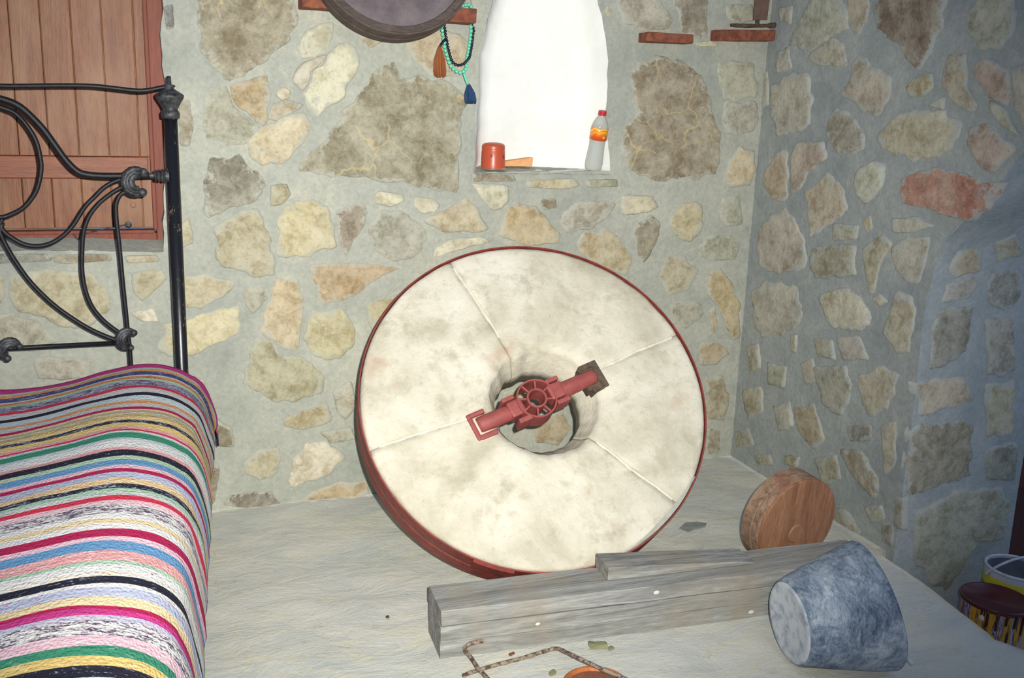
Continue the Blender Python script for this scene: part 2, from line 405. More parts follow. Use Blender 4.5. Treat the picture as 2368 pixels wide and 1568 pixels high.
# jamb and soffit of the doorway (part of the wall), swept along the arch profile
ap = smooth_path([Vector((0, a, b)) for a, b in arch], 8)
al = [0.0]
for i in range(1, len(ap)): al.append(al[-1]+(ap[i]-ap[i-1]).length)
def jmap(u, s, o):
    s = max(0, min(al[-1]-1e-4, s)); i = 0
    while al[i+1] < s: i += 1
    t = (s-al[i])/(al[i+1]-al[i]); p = ap[i].lerp(ap[i+1], t); d = (ap[i+1]-ap[i]).normalized()
    nrm = Vector((0, -d.z, d.y))
    return Vector((u, p.y, p.z))+nrm*o
V = []; F = []; nx = 20; ns = len(ap)-1
for j in range(ns+1):
    for i in range(nx+1):
        u = WX-.0+(.52)*i/nx; q = .005*(nz(u*7, al[j]*7, 3)+nz(u*17, al[j]*17, 8)) if i else .0
        V.append(jmap(u, al[j], q if 0 < j < ns else 0))
for j in range(ns):
    for i in range(nx): a = j*(nx+1)+i; F.append((a, a+1, a+nx+2, a+nx+1))
jamb = mk('doorway_reveal', V, F, M_JAMB, parent=wall_right, smooth=True, label='cement-faced jamb and soffit of the arched doorway')
def jhit(px, py):
    d = ray(px, py); best = None
    for i in range(len(ap)-1):
        a, b = ap[i], ap[i+1]; nrm = Vector((0, -(b-a).z, (b-a).y)); den = d.dot(nrm)
        if abs(den) < 1e-9: continue
        t = (a-EYE).dot(nrm)/den; q = EYE+d*t; w_ = (q-a).dot((b-a).normalized())
        w_ = Vector((0, q.y-a.y, q.z-a.z)).dot((b-a).normalized())
        if -1e-4 <= w_ <= (b-a).length+1e-4 and t > 0 and (best is None or t < best[0]): best = (t, q.x, al[i]+w_)
    return (best[1], best[2]) if best else (2.6, .2)

# ------------------------------------------------------------------ field stones, one object each
PAL = dict(w=(214, 208, 180), y=(206, 192, 150), t=(180, 166, 130), o=(178, 154, 106), b=(136, 122, 94), g=(170, 167, 148), k=(150, 150, 122),
           r=(172, 88, 66), R=(112, 84, 66), p=(176, 134, 116), d=(84, 86, 84), e=(120, 110, 94), B=(134, 120, 92))
STN = [0]
def stone(surf, hit, code, pts, h=None, par=None, seg=30, grey=0.0):
    poly = [Vector(hit(*q)) for q in pts]
    k = STN[0]; STN[0] += 1
    rnd = random.Random(k*13+5)
    # area centroid
    A = 0; cx = cy = 0
    for i in range(len(poly)):
        a, b = poly[i-1], poly[i]; cr = a.x*b.y-b.x*a.y; A += cr; cx += (a.x+b.x)*cr; cy += (a.y+b.y)*cr
    c = Vector((cx/(3*A), cy/(3*A)))
    if A < 0: poly.reverse()
    # gently rounded outline, resampled
    q = []
    for i in range(len(poly)):
        a, b, d = poly[i-1], poly[i], poly[(i+1) % len(poly)]
        q += [b.lerp(a, .13), b.lerp(a, .03)*.5+b.lerp(d, .03)*.5, b.lerp(d, .13)]
    L = [0]
    for i in range(len(q)): L.append(L[-1]+(q[(i+1) % len(q)]-q[i]).length)
    size = sqrt(abs(A)/2); gs = 1+.008/max(size, .03); q = [c+(p-c)*gs for p in q]; L = [0]
    for i in range(len(q)): L.append(L[-1]+(q[(i+1) % len(q)]-q[i]).length)
    seg = 22 if size < .05 else 36 if size < .14 else 64
    out = []
    for s in range(seg):
        t = L[-1]*s/seg; i = 0
        while L[i+1] < t: i += 1
        f = (t-L[i])/max(1e-9, L[i+1]-L[i]); p = q[i].lerp(q[(i+1) % len(q)], f)
        j = .09*size*(nz(p.x*22+k, p.y*22)+.45*nz(p.x*55, p.y*55+k)); p = p+(p-c).normalized()*min(.009, max(-.009, j)); out.append(p)
    h = h if h is not None else rnd.uniform(.004, .010)
    V = []; E = []
    W1, W2, W3, W4 = (min(q1, q2/size) for q1, q2 in ((.08, .007), (.20, .020), (.38, .042), (.66, .085)))
    rings = [(1.05, -.016, .85), (1.0, -.001, .78), (1-W1, h*.62, .64), (1-W2, h*.95, .46), (1-W3, h, .26), (1-W4, h, .08), (.12, h, 0.)]
    for (s, o_, e) in rings:
        for p in out:
            u = c+(p-c)*s; z = o_
            if s < .99: z += .45*h*nz(u.x*13+k, u.y*13)+.25*h*nz(u.x*40, u.y*40+k)
            V.append(surf(u.x, u.y, z)); E.append(e)
    V.append(surf(c.x, c.y, h)); E.append(0)
    F = []
    for r in range(len(rings)-1):
        for i in range(seg): j = (i+1) % seg; F.append((r*seg+i, r*seg+j, (r+1)*seg+j, (r+1)*seg+i))
    r = len(rings)-1
    for i in range(seg): F.append((r*seg+i, r*seg+(i+1) % seg, len(V)-1))
    o = mk('stone', V, F, M_STONE if par is wall_back else M_STONER, parent=par, smooth=True)
    me = o.data
    base = tuple(v*(1-grey)+g2_*grey for v, g2_ in zip(PAL[code], (166, 166, 158))); f = rnd.uniform(.94, 1.06); lc = lin(tuple(min(255, v*f+rnd.uniform(-4, 4)) for v in base))
    vein = 1.0 if code == 'B' else 0.0
    col = me.color_attributes.new('tint', 'FLOAT_COLOR', 'POINT'); col.data.foreach_set('color', [x for _ in V for x in (*lc, vein)])
    ea = me.attributes.new('edge', 'FLOAT', 'POINT'); ea.data.foreach_set('value', E)
    return o
BACK = '''
B 459,-30 597,-40 680,-20 686,30 677,69 650,111 620,138 574,168 543,180 524,178 486,149 463,99 455,40
o 545,190 614,178 622,214 618,283 606,287 562,250 540,232 530,202
g 473,214 524,192 534,240 600,292 568,329 515,337 478,322 469,249
w 642,210 657,204 670,212 668,226 652,231 641,222
w 690,110 705,75 740,58 770,52 768,85 755,122 730,130 703,135
w 678,185 688,152 752,128 750,138 722,163 712,193 699,210
w 757,128 780,105 810,100 828,130 830,150 800,215 770,240 735,268 725,262 706,235 704,214 718,196 728,168 752,146
y 573,325 600,295 700,258 720,285 712,320 670,365 640,378 607,380 585,362
t 630,240 665,232 698,243 686,256 640,278 624,272
B 683,390 717,356 783,291 798,249 821,230 855,199 859,168 893,142 920,153 924,176 974,180 1046,191 1073,214 1077,245 1060,275 1062,383 1058,440 1012,444 974,432 878,413 744,405
t 812,52 860,62 932,78 930,90 875,100 858,108 838,95
t 940,80 985,72 1018,70 1060,80 1085,100 1082,140 1058,178 1005,172 965,150 945,115
e 478,400 490,370 551,363 597,402 608,428 593,463 536,478 482,505 471,478 474,430
t 492,525 520,508 590,478 603,500 625,560 636,600 634,640 600,640 560,630 515,618 500,590 502,560
y 640,575 645,520 650,480 690,465 745,470 760,500 775,540 780,568 745,578 700,595 645,592
b 780,490 808,474 838,472 850,490 840,520 815,560 800,588 787,560
g 848,530 880,490 925,490 975,520 990,545 975,580 940,600 890,595 865,575
w 868,452 880,443 930,450 932,465 905,478 870,470
w 958,475 962,458 1000,460 1014,475 1005,490 970,492
y 984,505 1040,482 1080,457 1105,490 1127,528 1100,540 1020,532 992,518
w 1092,425 1178,430 1175,460 1160,483 1140,487 1112,460
t 627,430 660,428 672,450 650,470 627,475
o 1155,545 1165,500 1195,470 1240,478 1268,515 1293,540 1288,560 1240,566 1200,558
b 1247,465 1283,460 1286,478 1262,485
g 1302,495 1330,468 1400,465 1424,470 1408,500 1370,530 1312,538 1298,520
w 1437,450 1508,455 1518,478 1500,490 1440,498
t 1332,560 1350,542 1400,532 1438,555 1458,600 1448,638 1400,620 1345,590
b 1465,530 1503,500 1528,518 1518,560 1490,608 1478,590
t 1547,515 1580,472 1608,465 1628,490 1618,540 1598,558 1562,545
g 1614,570 1650,542 1688,547 1708,570 1698,598 1640,604 1618,590
g 1670,458 1708,452 1716,518 1682,523 1666,500
y 1674,420 1687,370 1710,340 1742,350 1746,390 1733,428 1690,432
B 1467,165 1480,143 1535,130 1588,152 1628,179 1641,237 1665,321 1666,384 1648,402 1610,413 1512,411 1458,402 1449,357 1440,304 1467,272 1480,254 1462,223
g 1660,146 1690,140 1742,150 1752,200 1748,226 1700,232 1676,226 1662,180
g 1678,236 1748,234 1752,280 1744,300 1710,312 1678,305 1672,268
g 1428,10 1440,-30 1530,-30 1530,10 1558,45 1548,66 1480,70 1440,48
b 1556,8 1570,-30 1635,-30 1636,60 1628,88 1582,80 1567,35
y 1610,99 1640,95 1660,101 1652,108 1617,107
g 1680,12 1738,12 1743,48 1702,53 1684,40
t 1536,600 1580,591 1612,625 1596,668 1549,681 1527,643
o 1639,636 1668,622 1693,656 1708,700 1710,778 1693,788 1665,720 1636,680
g 1552,705 1613,698 1628,726 1584,759 1563,742
t 1621,793 1653,789 1685,818 1653,843 1621,843
t 1632,870 1666,870 1685,914 1674,973 1636,965
b 1636,992 1663,996 1663,1040 1632,1053
y 395,650 427,640 471,634 541,652 525,679 467,712 424,708 392,690
g 572,667 608,667 617,688 583,726 563,692
y 641,647 686,643 699,688 695,786 686,808 641,799 601,763 610,714
o 712,612 784,607 851,612 925,620 869,645 829,679 793,694 744,699 730,656
y 721,719 793,714 819,768 815,808 757,835 721,821 701,777
o 848,703 918,681 900,740 860,763 848,720
t 587,786 623,786 641,821 695,821 751,870 748,902 721,920 650,927 579,902 561,884 577,839
t 656,966 757,931 768,973 704,993 659,987
w 677,1058 704,1027 757,1022 800,1058 757,1101 690,1118 667,1128
t 561,1073 601,1038 648,1036 643,1092 601,1110 572,1094
b 490,962 534,991 541,1031 494,1031
b 482,1067 509,1080 496,1158 478,1163
e 531,1147 621,1134 648,1168 614,1179 523,1168
o 721,1138 784,1116 853,1112 849,1150 757,1164 697,1166
y 368,800 385,750 470,725 553,705 550,775 510,790 470,812 430,820 385,825
t 29,636 94,622 214,628 255,681 241,724 174,765 134,748 54,719 23,694
t 307,633 373,622 383,645 329,695 310,676
w 304,724 351,713 366,743 329,743
g -60,724 0,726 80,740 132,788 80,812 0,812 -60,800
g 80,828 150,824 210,838 200,875 90,875
t -120,640 -60,620 10,640 5,700 -60,710 -115,690
d -60,590 116,587 118,603 0,609 -60,610
b 127,590 250,587 252,602 160,609 130,608
t 290,592 358,590 363,604 302,607
d 381,20 399,15 401,60 386,64
b 413,237 438,230 446,290 438,333 417,330
t 416,522 438,502 446,560 421,573
b 1097,402 1183,405 1189,419 1102,421
y 1220,418 1325,413 1338,430 1300,437 1224,433
k 1357,417 1423,415 1426,431 1362,433
w 1012,572 1040,552 1110,548 1130,560 1040,583 1002,598
w 1397,26 1405,14 1413,30 1407,38
y 1165,905 1215,895 1225,930 1190,960 1160,945
o 1235,965 1300,955 1322,990 1290,1030 1240,1020
t 1640,720 1652,712 1660,760 1646,768
g 770,905 812,880 826,940 800,970 778,945
g 1010,-40 1080,-40 1090,10 1040,18
t 720,-40 780,-40 760,6 726,2
t 410,860 470,880 480,940 440,950
g 740,1000 810,990 822,1015 770,1022
'''
RIGHT = '''
g 1860,27 1880,-20 1940,-20 1958,27 1962,67 1927,80 1873,116 1829,103 1837,71
g 1878,120 1927,89 1954,103 1958,152 1900,154 1869,134
t 1958,10 1970,-30 2010,-30 2007,45 1985,80 1976,80 1958,40
R 2029,4 2050,-40 2170,-40 2186,4 2177,63 2150,129 2132,161 2119,152 2087,116 2025,58
g 2248,22 2270,-20 2330,-20 2351,27 2346,58 2315,107 2271,112 2235,67
g 1797,120 1824,112 1829,156 1797,170
g 1804,18 1833,13 1829,54 1804,49
t 1971,143 1998,134 2061,179 2065,210 2025,268 1967,232 1945,219 1967,179
o 2096,205 2114,183 2154,170 2159,201 2137,223 2105,223
t 2177,196 2195,129 2235,129 2235,196 2260,241 2239,254 2199,228
p 2253,152 2275,138 2333,156 2337,223 2329,246 2288,223 2266,196
g 2290,232 2327,254 2340,286 2358,312 2315,290 2293,254
g 2342,160 2390,150 2400,300 2375,310 2350,245
g 1784,201 1829,170 1869,170 1878,223 1873,286 1837,304 1802,317 1784,268
e 1913,286 1931,250 1962,259 1998,304 1994,344 1971,357 1936,353 1913,317
y 2034,312 2070,268 2137,250 2181,261 2219,286 2215,321 2168,366 2114,371 2038,344
g 2152,244 2184,225 2182,252
p 2237,330 2244,297 2288,288 2351,346 2297,402 2275,391
r 2087,411 2159,388 2226,397 2275,424 2310,420 2300,445 2270,480 2235,510 2186,496 2087,469
w 1985,393 2025,371 2047,384 2043,429 2003,473 1980,455 1976,424
p 1833,353 1846,330 1904,330 1909,366 1873,397 1851,438 1833,446 1829,393
o 1768,402 1793,357 1820,348 1822,460 1788,464 1768,429
t 1864,446 1913,402 1949,429 1958,482 1927,513 1873,549 1869,504
o 1998,513 2012,500 2016,527 2005,535
g 1755,527 1811,482 1833,496 1862,558 1862,625 1802,634 1759,616 1750,571
b 1878,576 1958,563 1978,571 1978,634 1891,643 1875,625
t 1998,571 2038,545 2061,567 2034,616 2025,670 2012,679 1998,616
g 2063,580 2092,549 2150,554 2140,612 2128,650 2101,656 2072,625
g 1739,677 1768,650 1844,661 1858,728 1837,766 1768,778 1743,753
w 1894,688 1952,661 2001,700 2017,734 1994,765 1921,753
w 2020,692 2036,680 2051,696 2036,707
t 2043,772 2074,677 2110,692 2118,715 2105,814 2074,814
e 1883,852 1955,845 1971,914 1948,960 1906,937
t 1986,868 2035,850 2076,868 2055,944 2009,963 1990,925
o 1837,944 1883,937 1906,1013 1883,1040 1844,998
b 1944,1040 1990,1040 2032,1109 2024,1155 1971,1098
d 1961,987 2015,983 2011,1017 1968,1020
t 1716,902 1762,893 1766,950 1732,969
k 1700,1000 1730,990 1745,1029 1703,1036
k 1776,839 1819,847 1816,897 1778,887
b 1743,1054 1781,1050 1786,1073 1754,1076
b 1816,1054 1850,1057 1843,1080 1816,1073
t 1730,800 1755,795 1760,850 1735,865
g 1790,940 1828,930 1834,985 1802,998
b 1884,1062 1932,1052 1946,1108 1902,1118
g 1850,842 1878,828 1892,878 1864,888
g 1935,782 1990,777 2008,830 1950,833
w 1831,778 1844,776 1841,812 1833,812
t 2036,987 2072,977 2072,1078 2046,1098
g 2002,1176 2038,1166 2048,1200 2016,1208
g 1927,517 1985,522 1978,553 1927,556
g 2062,507 2120,502 2156,522 2110,538 2066,538
t 1752,170 1775,165 1778,240 1756,250
g 2070,1150 2090,1155 2088,1220 2070,1215
k 1880,782 1925,786 1930,830 1892,822
g 1900,1170 1960,1180 1990,1230 1950,1240
k 2040,1210 2068,1215 2062,1262 2042,1250
'''
JAMB = '''
o 2197,625 2217,582 2270,582 2270,625 2206,643
g 2190,660 2245,640 2262,660 2240,690 2180,700
d 2277,670 2295,631 2355,627 2362,680 2340,718 2292,700
t 2300,560 2350,540 2362,590 2310,600
e 2152,780 2168,735 2183,717 2248,709 2235,812 2183,843 2153,852
t 2112,885 2225,867 2250,925 2132,963
b 2110,990 2223,970 2248,987 2240,1100 2130,1134 2096,1146
d 2278,1038 2350,1025 2345,1110 2282,1106
g 2117,1190 2215,1132 2320,1127 2332,1170 2320,1250 2260,1252 2220,1315 2190,1362 2145,1343 2112,1288
g 2278,740 2340,735 2345,860 2290,870
t 2280,890 2345,880 2340,1005 2282,1010
'''
def parse(s):
    for l in s.strip().splitlines():
        a = l.split(); yield a[0], [tuple(float(v) for v in q.split(',')) for q in a[1:]]
for c_, p_ in parse(BACK): stone(bmap, P2, c_, p_, par=wall_back)
def R2(px, py): q = onX(px, py, WX); return (q.y, q.z)
def rmapf(u, v, o): return rmap(u, v, o)
for c_, p_ in parse(RIGHT): stone(rmap, R2, c_, p_, par=wall_right, grey=0 if c_ in 'rR' else .4)
for c_, p_ in parse(JAMB): stone(jmap, jhit, c_, p_, par=wall_right, grey=.25)

# ------------------------------------------------------------------ floor: raised slab, stepping down at the doorway
fo = [(-1.35, .1), (2.30, .1), (2.30, .9), (2.29, 1.5), (2.285, 1.80), (2.24, 1.90), (2.255, 2.0), (2.27, 2.12), (2.29, 2.25), (2.30, 2.45), (WX+.01, 2.47), (WX+.01, WY+.01), (-1.35, WY+.01)]
V, F = cdt_wall(fine(fo, .03, .004, 2), [], .035, lambda u, v, o: Vector((u, v, o)), .0035, 11)
n = len(fine(fo, .03, .004, 2)); m0 = len(V)
for i in range(n): V.append(Vector((V[i].x, V[i].y, -.27)))
F += [(i, (i+1) % n, m0+(i+1) % n, m0+i) for i in range(n)]
floor = mk('floor', V, F, M_FLOOR, smooth=False, kind='structure')
for p in floor.data.polygons:
    p.use_smooth = abs(p.normal.z) > .7
V = []; F = []; nx = 30
for j in range(nx+1):
    for i in range(nx+1): x = 2.2+1.9*i/nx; y = -.2+3.4*j/nx; V.append(Vector((x, y, -.25+.012*nz(x*3, y*3))))
for j in range(nx):
    for i in range(nx): a = j*(nx+1)+i; F.append((a, a+1, a+nx+2, a+nx+1))
g = mk('floor_outside', V, F, M_FLOOR, smooth=True, kind='structure')
# old dark door leaf standing open beyond the jamb
d1 = bpy.data.objects.new('door_1', None); COL.objects.link(d1); d1.location = (3.05, 2.6, -.25); d1['kind'] = 'structure'
M_DOOR = wood_mat('dark_red_door', (64, 34, 30), (84, 46, 38), (12, 12, 1), 2, .6)
for k in range(5):
    V, F = box(2.88+.15*k, 3.025+.15*k, 2.62, 2.66, -.24, 1.7, bevel=.004); mk('plank', V, F, M_DOOR, root=d1)
for z in (.1, 1.1):
    V, F = box(2.88, 3.63, 2.59, 2.62, z, z+.1, bevel=.004); mk('rail', V, F, M_DOOR, root=d1)

# small terracotta bricks projecting from the wall as shelves
def brickshelf(x0, x1, z0, z1, d, label, tilt=0.):
    c = [Vector(p) for p in ((x0, WY-d, z0), (x1, WY-d, z0+tilt), (x1, WY+.05, z0+tilt), (x0, WY+.05, z0), (x0, WY-d, z1), (x1, WY-d, z1+tilt), (x1, WY+.05, z1+tilt), (x0, WY+.05, z1))]
    V, F = hull_box(c, bevel=.005, cuts=3, rough=.003, seed=x0*9); return mk('brick', V, F, M_BRICK, parent=wall_back, label=label)
brickshelf(.53, .637, 1.713, 1.76, .09, 'terracotta brick jutting out left of the hanging sieve')
brickshelf(.985, 1.116, 1.697, 1.745, .085, 'orange terracotta brick carrying the two strings of beads')
brickshelf(1.775, 1.968, 1.674, 1.708, .07, 'thin terracotta brick jutting out right of the niche')
brickshelf(2.08, 2.325, 1.692, 1.732, .07, 'terracotta brick carrying the rusty iron tool', .012)

# ------------------------------------------------------------------ wooden shutter window
FY = WY+.12
def Q(px, py, Y=FY): return onY(px, py, Y)
w1 = bpy.data.objects.new('window_1', None); COL.objects.link(w1); w1.location = (Q(180, 545).x, FY, Q(180, 545).z); w1['kind'] = 'structure'
xr = Q(379, 300).x+.012; xi = Q(346, 300).x; zb = Q(250, 557).z; zi = Q(250, 527).z
zt = 2.14; xl = Q(-410, 500).x
def bx(name, a, mat, lab=None, bev=.004):
    V, F = box(*a, bevel=bev); return mk(name, V, F, mat, root=w1, label=lab)
bx('frame', (xi+.006, xr, FY-.03, FY+.03, zb, zt), M_FRAME)
bx('frame', (xl, xi+.006, FY-.03, FY+.03, zb, zi-.014), M_FRAME)
bx('frame', (xl-.05, xl, FY-.03, FY+.03, zb, zt), M_FRAME)
bx('bead_strip', (xi-.004, xi+.010, FY-.036, FY+.01, zi-.004, zt), M_FRAME)
bx('bead_strip', (xl, xi, FY-.036, FY+.01, zi-.016, zi-.004), M_FRAME)
seams = [xl, Q(-330, 480).x]+[Q(v, 480).x for v in (-260, -190, -85, -12, 55, 124, 192, 260, 330)]+[xi]
zr0, zr1 = Q(200, 412).z, Q(200, 362).z
for a, b in zip(seams[:-1], seams[1:]):
    g_ = .0012
    if b-a < .02: b += 0
    bx('plank', (a+g_, b-g_, FY, FY+.02, zr1+.001, zt), M_SHUT, None, .0025)
    bx('plank', (a+g_, b-g_, FY, FY+.02, zi, zr0-.001), M_SHUT, None, .0025)
bx('rail', (xl, Q(343, 390).x, FY-.006, FY+.02, zr0, zr1), M_SHUTH, None, .003)
bx('backing', (xl, xi, FY+.021, FY+.03, zi, zt), M_SHUT)
# catch hook and screw eye
hk = [Q(*p, FY-.042) for p in ((293, 519), (270, 524), (230, 532), (195, 541), (186, 544), (184, 549), (181, 554), (176, 550), (173, 545), (168, 540))]
V, F = tube(smooth_path(hk, 4), .0022, 8); mk('catch_hook', V, F, M_CAST, root=w1, smooth=True, label='thin iron catch hook')
V, F = lathe([(.004, -.006), (.011, -.004), (.011, .004), (.004, .006)], 12, Matrix.Translation(Q(297, 520, FY-.040)) @ Matrix.Rotation(pi/2, 4, 'X')); mk('hook_plate', V, F, M_CAST, root=w1)
V, F = sphere(Q(313, 505, FY-.002), .006, 10, 6, (1.3, .5, .6)); 
mk('screw_head', [v for v in V], F, M_CAST, root=w1) if False else None
for q in ((215, 438), (308, 474)):
    c = Q(*q, FY-.001); V, F = lathe([(1e-6, -.002), (.008 if q[0] > 300 else .004, -.0012), (.009 if q[0] > 300 else .005, .002)], 14, Matrix.Translation(c) @ Matrix.Rotation(pi/2, 4, 'X'), caps=False)
    mk('wood_plug', V, F, M_FRAME, root=w1)

# ------------------------------------------------------------------ millstone
MC = Vector((1.168, 2.802, .537)); Me, Ma, MR, MT = .703, -.166, .564, .167
mn = Vector((sin(Ma)*cos(Me), -cos(Ma)*cos(Me), sin(Me))); mu = Vector((cos(Ma), sin(Ma), 0)); mv = mn.cross(mu)
if mv.z < 0: mv = -mv
def ML(x, y, z): return MC+mu*x+mv*y+mn*z
def mloc(px, py, off=0):
    d = ray(px, py); c = MC+mn*off; t = (c-EYE).dot(mn)/d.dot(mn); q = EYE+d*t-MC; return Vector((q.dot(mu), q.dot(mv)))
mbase = ML(0, -MR, -MT)
mill = thing('millstone', (mbase.x, mbase.y, 0), 'large round pale millstone with red iron hoops leaning back against the stone wall', 'millstone')
eye_c = mloc(1262, 925); er = .178
RS = MR-.006
sa = []
for q0, q1 in (((1190, 800), (1040, 600)), ((1400, 850), (1560, 775)), ((1350, 1010), (1550, 1150)), ((1080, 1008), (850, 1040)), ):
    a = mloc(*q1); sa.append(atan2(a.y, a.x))
sa = sorted(x % (2*pi) for x in sa)
def eyeR(a, r): return r*(1+.05*nz(cos(a)*2.2, sin(a)*2.2, 1)+.03*nz(cos(a)*6, sin(a)*6, 4))
def seg_mesh(a0, a1, gap, zoff, nr=22):
    da = a1-a0; na = max(4, int(da/ (2*pi)*132)); V = []; F = []
    g0 = gap
    cols = []
    for i in range(na+1):
        a = a0+da*i/na; col = []
        # inner start on the eye circle around its own centre
        for (r, z) in ():
            pass
        d = Vector((cos(a), sin(a)))
        ec = Vector((eye_c.x, eye_c.y)); bq = -d.dot(ec); cc = ec.length_squared-eyeR(a, er)**2
        ri = -bq+sqrt(max(1e-6, bq*bq-cc))
        rb = ri*.80
        prof = [(rb, -MT), (rb+.002, -MT*.55), (ri-.014, -.055), (ri-.003, -.02), (ri+.004, -.006)]
        for k in range(1, nr+1):
            prof.append((ri+.010+(RS-.016-ri-.010)*k/nr, 0))
        prof += [(RS-.006, -.003), (RS-.001, -.012), (RS, -.05), (RS, -MT)]
        for (r, z) in prof:
            sh = gap/r if i == 0 else -gap/r if i == na else 0
            aa = a+sh; x, y = r*cos(aa), r*sin(aa)
            zz = z+zoff
            if z > -.03:
                zz += .0035*nz(x*7, y*7, 3)+.002*nz(x*24, y*24, 5)
                if ri*1.25 > r: zz -= .004*(1-(r-ri)/(ri*.25))
                if r > RS-.05: zz -= .007*max(0, nz(x*11, y*11, 9)+.1)*((r-RS+.05)/.05)
                if i in (0, na): zz -= .003
            V.append(ML(x, y, zz))
        cols.append(len(prof))
    m = cols[0]
    for i in range(na):
        for k in range(m-1): F.append((i*m+k, (i+1)*m+k, (i+1)*m+k+1, i*m+k+1))
        F.append((i*m+m-1, (i+1)*m+m-1, (i+1)*m, i*m))
    F.append(tuple(range(m))); F.append(tuple(na*m+k for k in range(m))[::-1])
    return V, F
for i in range(len(sa)):
    a0 = sa[i]; a1 = sa[(i+1) % len(sa)]; a1 += 2*pi if a1 < a0 else 0
    V, F = seg_mesh(a0, a1, .0015, -.001); mk('stone_segment', V, F, M_MILL, root=mill, smooth=True)
# pale plaster in the radial joints
for k, a in enumerate(sa):
    V = []; F = []; d = Vector((cos(a), sin(a))); p = Vector((-d.y, d.x)); m = 26
    for i in range(m+1):
        r = .235+(RS-.03-.235)*i/m; wv = .0035*(1+.9*nz(r*40, k*3)); q = d*r+p*.006*nz(r*9, k*5)
        for s, z in ((-1, -.004), (-.6, .0022), (.6, .0022), (1, -.004)): e = q+p*wv*s; V.append(ML(e.x, e.y, z+.0035*nz(e.x*7, e.y*7, 3)-.001))
    for i in range(m):
        for s in range(3): F.append((i*4+s, (i+1)*4+s, (i+1)*4+s+1, i*4+s+1))
    mk('joint_plaster', V, F, M_SEAM, root=mill, smooth=True)
# two iron hoops, slightly overlapping at the strap joint
MM = Matrix(((mu.x, mv.x, mn.x, MC.x), (mu.y, mv.y, mn.y, MC.y), (mu.z, mv.z, mn.z, MC.z), (0, 0, 0, 1)))
for z0, z1, ex in ((-.078, -.004, 0), (-.160, -.084, .001)):
    prof = [(RS+.0005, z0), (MR+ex, z0), (MR+ex, z0+.002), (MR+ex, z1-.002), (MR+ex-.001, z1), (RS+.001, z1), (RS+.0005, z0)]
    V, F = lathe(prof, 160, MM, caps=False); mk('iron_hoop', V, F, M_BAND, root=mill, smooth=False)
a = mloc(1130, 1328, -.05); aa = atan2(a.y, a.x)
V, F = lathe([(MR, -.072), (MR+.006, -.070), (MR+.007, -.01), (MR, -.004)], 10, MM, a0=aa-.10, a1=aa+.12); mk('hoop_strap', V, F, M_BAND, root=mill)
# lens of old mortar between the stone and the hoop, lower right
V = []; F = []; b0 = atan2(*reversed(mloc(1600, 1100))); b1 = atan2(*reversed(mloc(1470, 1275)))
if b0 < b1: b0 += 2*pi
for i in range(25):
    a_ = b1+(b0-b1)*i/24; wv = .012*sin(pi*i/24)+.001
    for r, z in ((RS-wv-.004, .002), (RS-wv*.6, .0045), (RS-.002, .002)): V.append(ML(r*cos(a_), r*sin(a_), z+.002*nz(a_*30, r*60)))
for i in range(24):
    for s in range(2): F.append((i*3+s, i*3+s+1, (i+1)*3+s+1, (i+1)*3+s))
mk('edge_mortar', V, F, M_MORT, root=mill, smooth=True)
# ---- red iron driver (rynd) across the eye
pL = mloc(1097, 984); pR = mloc(1372, 866)
ax = (pR-pL).normalized(); pc = mloc(1238, 928); Lh = (pR-pL).length
def RL(s, t, z):  # along bar, across bar, up
    q = pc+ax*s+Vector((-ax.y, ax.x))*t; return ML(q.x, q.y, z)
RM = Matrix((((RL(1, 0, 0)-RL(0, 0, 0)).x, (RL(0, 1, 0)-RL(0, 0, 0)).x, mn.x, RL(0, 0, 0).x), ((RL(1, 0, 0)-RL(0, 0, 0)).y, (RL(0, 1, 0)-RL(0, 0, 0)).y, mn.y, RL(0, 0, 0).y), ((RL(1, 0, 0)-RL(0, 0, 0)).z, (RL(0, 1, 0)-RL(0, 0, 0)).z, mn.z, RL(0, 0, 0).z), (0, 0, 0, 1)))
sL = (pL-pc).dot(ax); sR = (pR-pc).dot(ax)
def RBOX(s0, s1, t0, t1, z0, z1, bev=.003):
    V, F = box(s0, s1, t0, t1, z0, z1, bevel=bev); return [RM @ v for v in V], F
rynd = mk('iron_driver', *tube([RL(sL+.012, 0, -.004), RL(sL+.02, 0, -.002), RL(sL*.5, 0, -.004), RL(-.055, 0, -.010)], [.024, .0265, .0265, .0265], 18), M_RED, root=mill, smooth=True, label='red-painted cast iron driver bar lying across the eye')
for nm, v, f in (
    ('bar_arm', *tube([RL(.05, 0, -.010), RL(sR*.45, 0, -.006), RL(sR-.005, 0, -.004), RL(sR+.002, 0, -.004)], [.0265, .0265, .0255, .022], 18)),
    ('sleeve', *RBOX(.046, .098, -.027, .027, -.030, .0255, .008)),
    ('sleeve', *RBOX(-.098, -.046, -.027, .027, -.030, .022, .008))):
    mk(nm, v, f, M_RED, parent=rynd, root=mill, smooth=(nm == 'bar_arm'))
hr = .066
V, F = lathe([(hr-.006, -.05), (hr, -.05), (hr, .026), (hr-.001, .028), (hr-.005, .028), (hr-.006, .026), (hr-.006, -.05)], 40, RM, caps=False)
mk('hub_ring', V, F, M_RED, parent=rynd, root=mill, smooth=False)
V, F = lathe([(.026, -.045), (.0335, -.045), (.0335, .029), (.031, .031), (.028, .031), (.026, .028), (.026, -.045)], 32, RM, caps=False)
mk('hub_collar', V, F, M_RED, parent=rynd, root=mill, smooth=False)
